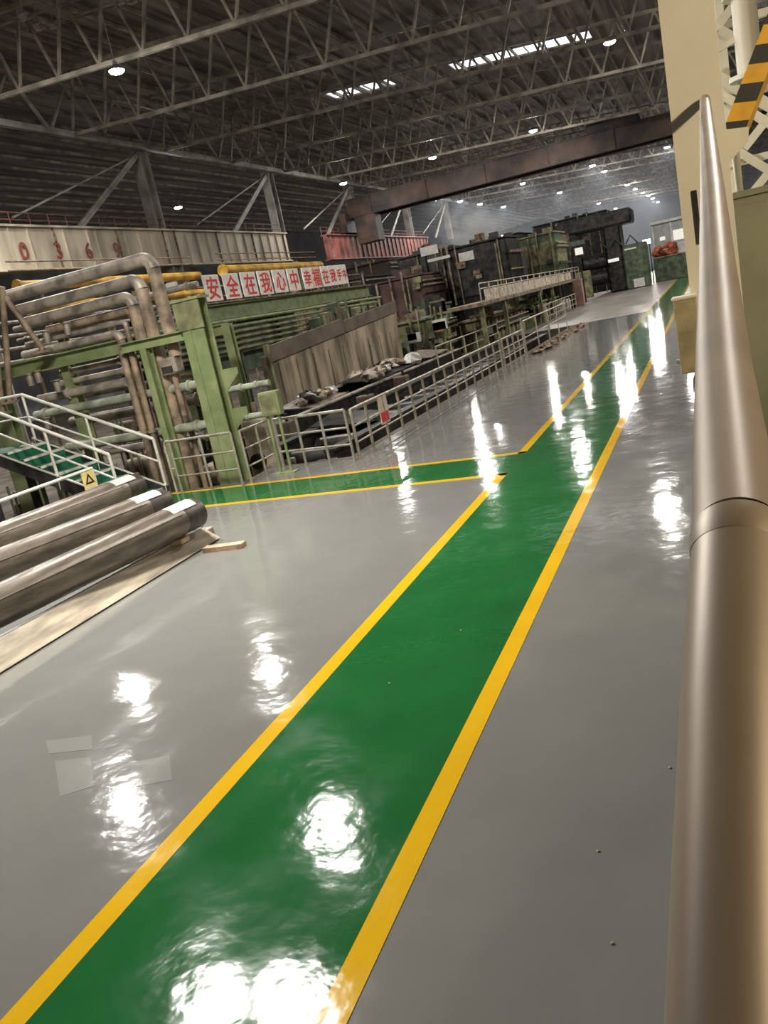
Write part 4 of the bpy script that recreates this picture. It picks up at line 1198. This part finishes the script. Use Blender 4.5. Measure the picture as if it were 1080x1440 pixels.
MB().box((-14.6, 65.85, 3.3), (-13.0, 65.97, 5.2)).single('lilac_sheet', M_LILAC, 'pale lilac sheet hanging on the dark green hood', 'sheet', loc=(-13.8, 65.5, 3.3))
for k, (x0_, x1_, z0_, z1_) in enumerate([(-19.0, -17.7, 5.95, 6.55), (-18.6, -16.9, 5.45, 5.65), (-16.4, -15.3, 5.0, 5.6)]):
    y = 58.9 if k < 2 else 59.38
    t = thing('white_screen', ['upper bright white panel above the maroon cover', 'thin white strip panel below the bright one', 'grey white panel beside the black drive housing'][k], 'panel', ((x0_ + x1_) / 2, y, z0_), 'white panels on the machines')
    MB().box((x0_, y, z0_), (x1_, y + .08, z1_)).part('sheet', M_WHITEST, t)
    for x in (x0_ + .1, x1_ - .1):
        MB().box((x - .04, y + .08, 4.4 if k < 2 else 5.0), (x + .04, y + .16, z1_)).part('stay', M_DARKST, t)

# raised gallery with railing
ga = thing('raised_gallery', 'raised steel gallery with pale panels and railing in the distance', 'gallery', (-11.5, 58, 0))
MB().box((-12.6, 40, 1.98), (-10.3, 72, 2.15)).part('deck', M_PIPEBR, ga)
for k in range(9):
    y = 41 + k * 3.2
    MB().box((-10.36, y, 2.2), (-10.30, y + 2.9, 2.75)).part('panel', M_BEIGE, ga)
for z in (2.8, 3.05):
    MB().tube([(-10.3, 40, z), (-10.3, 74, z)], .03, 6).part('rail', M_RAILFAR, ga)
for k in range(18):
    MB().tube([(-10.3, 40 + k * 2, 2.1), (-10.3, 40 + k * 2, 3.05)], .035, 6).part('post', M_RAILFAR, ga)
for y in (40.5, 45.5, 56, 61, 71.5):
    MB().box((-10.6, y - .12, -1.5), (-10.4, y + .12, 1.98)).part('leg', M_GREENMID, ga)
MB().box((-10.1, 68.6, 0), (-9.45, 69.4, 2.1), .03).single('pink_post', M_PINK, 'thick dusty pink post at the end of the gallery', 'post', loc=(-9.8, 69, 0))

# white bright windows / steam outlets between beams
for k, (x, y, w, z0_, z1_) in enumerate([(-13.4, 78, 1.6, 5.0, 6.0), (-12.4, 78, 1.8, 3.5, 4.6), (-10.6, 78.2, .9, 4.0, 4.8)]):
    t = thing('lit_opening', ['upper lit opening in the distant machinery', 'wide lit opening beside the sloping brace', 'right lit opening above the gallery railing'][k], 'lit panel', (x, y, z0_), 'lit openings in the far machinery')
    MB().box((x - w / 2, y, z0_), (x + w / 2, y + .1, z1_)).part('frame', M_DARKST, t)
    MB().box((x - w / 2 + .1, y - .02, z0_ + .1), (x + w / 2 - .1, y, z1_ - .1)).part('pane', M_WINLIT, t)
    MB().box((x - .06, y + .1, -1.5), (x + .06, y + .2, z0_ + .1)).part('support', M_DARKST, t)
bs = thing('sloping_brace', 'dark sloping brace in front of the lit openings', 'brace', (-13, 77, 0))
MB().bar((-13.8, 77.2, 3.0), (-12.2, 77.2, 5.2), .3, .4).part('brace', M_BLACK, bs)
MB().bar((-11.5, 77.2, -1.5), (-11.5, 77.2, 5.2), .5, .5).part('post', M_BLACK, bs)
MB().box((-15.0, 76.9, 4.9), (-9.9, 77.5, 5.3)).part('beam', M_GREENDK, bs)

# mill stand on the far floor
ms = thing('mill_stand', 'massive black rolling mill stand at the end of the floor', 'machine', (-9.8, 88, 0))
for x in (-13.2, -9.2):
    MB().box((x, 86, 0), (x + 1.6, 89.5, 7.2), .2).part('housing_post', M_BLACK, ms)
MB().box((-13.6, 85.8, 6.2), (-6.4, 89.7, 7.6), .2).part('crown_beam', M_BLACK, ms)
for z in (1.6, 3.2):
    MB().tube([(-11.5, 87.5, z), (-9.3, 87.5, z)], .7, 20).part('roll', M_DARKST, ms)
MB().box((-12.2, 85.4, 0), (-10.8, 86, 2.6), .08).part('guide_box', M_GREENMID, ms)
MB().box((-7.6, 86.0, 0), (-5.4, 88.5, 4.2), .1).part('drive_cabinet', M_GREENDK, ms)
MB().box((-9.0, 85.6, 2.9), (-8.0, 85.9, 3.2)).part('work_light', M_WINLIT, ms)
MB().box((-7.4, 85.9, 3.7), (-6.3, 86.0, 3.85)).part('nameplate', M_WHITEST, ms)
MB().box((-6.9, 85.7, 0.1), (-5.9, 85.98, 0.9)).part('white_cover', M_WHITEST, ms)
MB().box((-14.2, 85.6, 4.4), (-12.4, 86.0, 6.4)).part('rusty_hood', M_RUST, ms)
for i in range(5):
    MB().tube([(-12.8 + i * 1.4, 85.9, 4.3), (-12.3 + i * 1.4, 85.7, 5.0), (-11.7 + i * 1.4, 85.9, 4.2)], .07, 8).part('hose', M_RUBBER, ms)

gcn = thing('green_container', 'dark green container at the far end of the walkway', 'container', (-3.2, 92.5, 0))
MB().box((-5.2, 91.2, 0), (0.5, 94.5, 2.45), .05).part('body', M_GREENDK, gcn)
for k in range(12):
    MB().box((-5.0 + k * .46, 91.14, .12), (-4.85 + k * .46, 91.2, 2.33)).part('corrugation', M_GREENDK, gcn)
MB().box((-5.25, 91.1, 2.35), (0.55, 94.6, 2.47)).part('top_rail', M_GREENMID, gcn)

cc = thing('control_cabin', 'grey framed control cabin with lit windows above the container', 'cabin', (-2.8, 92.8, 2.47))
MB().box((-5.1, 92.6, 2.47), (0.4, 95.0, 3.5)).part('lower_wall', M_WHITEST, cc)
MB().box((-5.2, 92.4, 5.7), (0.5, 95.2, 5.95)).part('roof', M_WHITEST, cc)
for k in range(4):
    x = -5.1 + k * 1.78
    MB().box((x, 92.6, 3.5), (x + .15, 92.8, 5.7)).part('window_post', M_WHITEST, cc)
for k in range(3):
    x = -4.95 + k * 1.78
    MB().box((x, 92.68, 3.5), (x + 1.63, 92.72, 5.7)).part('pane', M_GLASS, cc)
MB().box((-3.1, 92.55, 3.75), (-1.5, 92.62, 4.75)).part('lit_window', M_WINLIT, cc)
MB().box((-4.4, 92.6, 4.0), (-3.9, 92.66, 4.35)).part('lit_window', M_WINLIT, cc)

ob = thing('orange_bundle', 'orange tarpaulin bundle on top of the green container', 'bundle', (-4.3, 91.7, 2.47))
MB().blob((-4.6, 91.9, 2.95), (.75, .5, .55), 41, 7, .18).part('sheet', M_ORANGE, ob)
MB().blob((-3.5, 91.9, 3.0), (.8, .5, .7), 42, 7, .18).part('sheet', M_ORANGE, ob)
MB().tube([(-4.95, 91.5, 3.0), (-3.0, 91.5, 3.15)], .04, 6).part('rope', M_WHITEST, ob)

ds = thing('lit_display_board', 'small bright white lit display beside the control cabin', 'display', (-5.6, 90.5, 0))
MB().box((-6.0, 90.5, 3.9), (-5.15, 90.6, 4.45)).part('case', M_DARKST, ds)
MB().box((-5.96, 90.48, 3.94), (-5.19, 90.5, 4.41)).part('screen', M_SCREEN, ds)
MB().tube([(-5.35, 90.6, 0), (-5.35, 90.6, 3.95)], .05, 8).part('pole', M_DARKST, ds)

# small bright work lamps in the middle distance
for k, (x, y, z, r) in enumerate([(-23.9, 66, 3.2, .16), (-20.5, 58, 4.75, .10), (-26, 70, 5.6, .12), (-14.2, 64.8, 6.35, .16)]):
    t = thing('work_lamp', ['bright round work lamp low in front of the maroon cover', 'tiny work lamp on the maroon cover', 'tiny work lamp far left on the dark machines', 'bright work lamp on top of the green hood'][k], 'lamp', (x, y, z), 'small work lamps')
    mb = MB()
    mb.blob((x, y, z), (r, r * .6, r * .8), k, 6, 0)
    mb.part('bulb', M_SMALL, t)
    MB().tube([(x, y + .1, z), (x, y + .5, z)], r * .9, 10).part('hood', M_DARKST, t)
    MB().tube([(x, y + .4, -1.5), (x, y + .4, z)], .05, 6).part('stand', M_DARKST, t)

# yellow crane walk beams behind the rack
for k, (y0_, y1_, z, x) in enumerate([(22.5, 33.6, 5.95, -21.5), (22.5, 33.6, 5.15, -21.3), (36.6, 48, 6.2, -22)]):
    t = thing('yellow_beam', ['upper yellow crane beam behind the pipe rack', 'lower yellow crane beam behind the pipe rack', 'long yellow beam behind the slogan boards'][k], 'beam', (x, y0_, z), 'yellow beams')
    MB().tube([(x, y0_, z), (x, y1_, z)], .24 if k == 2 else .17, 14).part('beam', M_YELBEAM, t)
    MB().tube([(x, y0_ - .05, z), (x, y0_ + .05, z)], .3 if k == 2 else .22, 14).part('end_flange', M_YELBEAM, t)
    for j in range(4):
        y = y0_ + 1 + j * (y1_ - y0_ - 2) / 3
        MB().tube([(x, y, -1.5), (x, y, z)], .06, 6).part('leg', M_PIPEBR, t)
    for zz in ((.55, .85) if k != 1 else ()):
        MB().tube([(x - .2, y0_, z + zz), (x - .2, y1_, z + zz)], .03, 6).part('rail', M_PIPEBR, t)
# grey cross pipes behind rack
for k in range(5):
    z = 4.55 - k * .38
    t = thing('service_pipe', 'thin grey service pipe far behind the rack, %s from the top' % ords[k], 'pipe', (-19.2, 18, z), 'service pipes behind the rack')
    MB().tube([(-19.2, 18.4, z), (-19.2, 30 - k * .5, z)], .055, 8).part('pipe', M_PIPE, t)
    for y in (20, 25):
        MB().box((-19.3, y - .05, -1.5 if k == 0 else z - .2), (-19.25, y + .05, z + .05)).part('hanger', M_PIPEBR, t)

# ------------------------------------------------------------------ floor details
for k, (pts, m) in enumerate([([(-4.66, 3.89), (-4.24, 3.49), (-4.06, 3.62), (-4.38, 3.95)], M_PATCH), ([(-5.0, 4.15), (-4.80, 3.98), (-4.45, 4.05), (-4.62, 4.24)], M_PATCH), ([(-3.98, 3.9), (-3.75, 3.62), (-3.5, 3.72), (-3.72, 4.0)], M_PATCH)]):
    a = sum(pts[i][0] * pts[(i + 1) % 4][1] - pts[(i + 1) % 4][0] * pts[i][1] for i in range(4))
    if a < 0:
        pts = pts[::-1]
    slab(pts, 0, .0015).single('floor_patch', m, ['square lighter patch on the grey floor left of the walkway', 'faint lighter patch just behind the square one', 'lighter patch inside the bright reflection near the walkway'][k], 'patch', 'patches on the floor', loc=(0, 0, 0))
for k, (x, y) in enumerate([(-2.45, 5.0), (-0.74, 3.3), (-0.62, 2.75), (-0.45, 4.0), (-2.15, 5.9)]):
    MB().blob((x, y, .004), (.008, .007, .005), 500 + k, 5, .3).single('debris_chip', M_BEIGE, ['tiny pale chip in the middle of the green walkway', 'tiny chip on the grey floor right of the walkway', 'tiny pale chip close to the handrail pipe', 'tiny chip near the handrail pipe farther away', 'tiny chip farther along the green walkway'][k], 'chip', 'chips on the floor', loc=(x, y, .004))

# ------------------------------------------------------------------ haze in the far hall
hm = bpy.data.materials.new('smoky_haze')
hm.use_nodes = True
nt = hm.node_tree
nt.nodes.remove(nt.nodes['Principled BSDF'])
vs_ = nt.nodes.new('ShaderNodeVolumeScatter')
vs_.inputs['Color'].default_value = (0.80, 0.87, 1.0, 1)
vs_.inputs['Density'].default_value = 0.0018
vs_.inputs['Anisotropy'].default_value = 0.2
nt.links.new(vs_.outputs[0], nt.nodes['Material Output'].inputs['Volume'])
MB().box((-81, 117, 0.5), (13, 328, 21.5)).single('haze', hm, 'thin bluish smoky haze hanging in the far hall', 'haze', kind='stuff')

# smoke plume rising between the distant machines
sm = bpy.data.materials.new('white_smoke')
sm.use_nodes = True
nt = sm.node_tree
nt.nodes.remove(nt.nodes['Principled BSDF'])
v = nt.nodes.new('ShaderNodeVolumeScatter')
v.inputs['Color'].default_value = (0.92, 0.95, 1.0, 1)
tc = nt.nodes.new('ShaderNodeTexCoord')
g = nt.nodes.new('ShaderNodeTexGradient')
g.gradient_type = 'SPHERICAL'
n = nt.nodes.new('ShaderNodeTexNoise')
n.inputs['Scale'].default_value = 2.2
n.inputs['Detail'].default_value = 3
mu = nt.nodes.new('ShaderNodeMath')
mu.operation = 'MULTIPLY'
mr = nt.nodes.new('ShaderNodeMapRange')
mr.inputs['From Min'].default_value = 0.38
mr.inputs['From Max'].default_value = 0.75
mr.inputs['To Max'].default_value = 0.7
nt.links.new(tc.outputs['Object'], g.inputs['Vector'])
nt.links.new(tc.outputs['Object'], n.inputs['Vector'])
nt.links.new(n.outputs['Fac'], mr.inputs['Value'])
nt.links.new(g.outputs['Fac'], mu.inputs[0])
nt.links.new(mr.outputs['Result'], mu.inputs[1])
nt.links.new(mu.outputs[0], v.inputs['Density'])
nt.links.new(v.outputs[0], nt.nodes['Material Output'].inputs['Volume'])
sp = MB().blob((0, 0, 0), (1, 1, 1), 3, 8, 0).single('smoke_plume', sm, 'pale smoke plume rising in the far hall', 'smoke', kind='stuff')
sp.location = (-28.5, 112, 10.6)
sp.scale = (5.0, 5.0, 4.0)
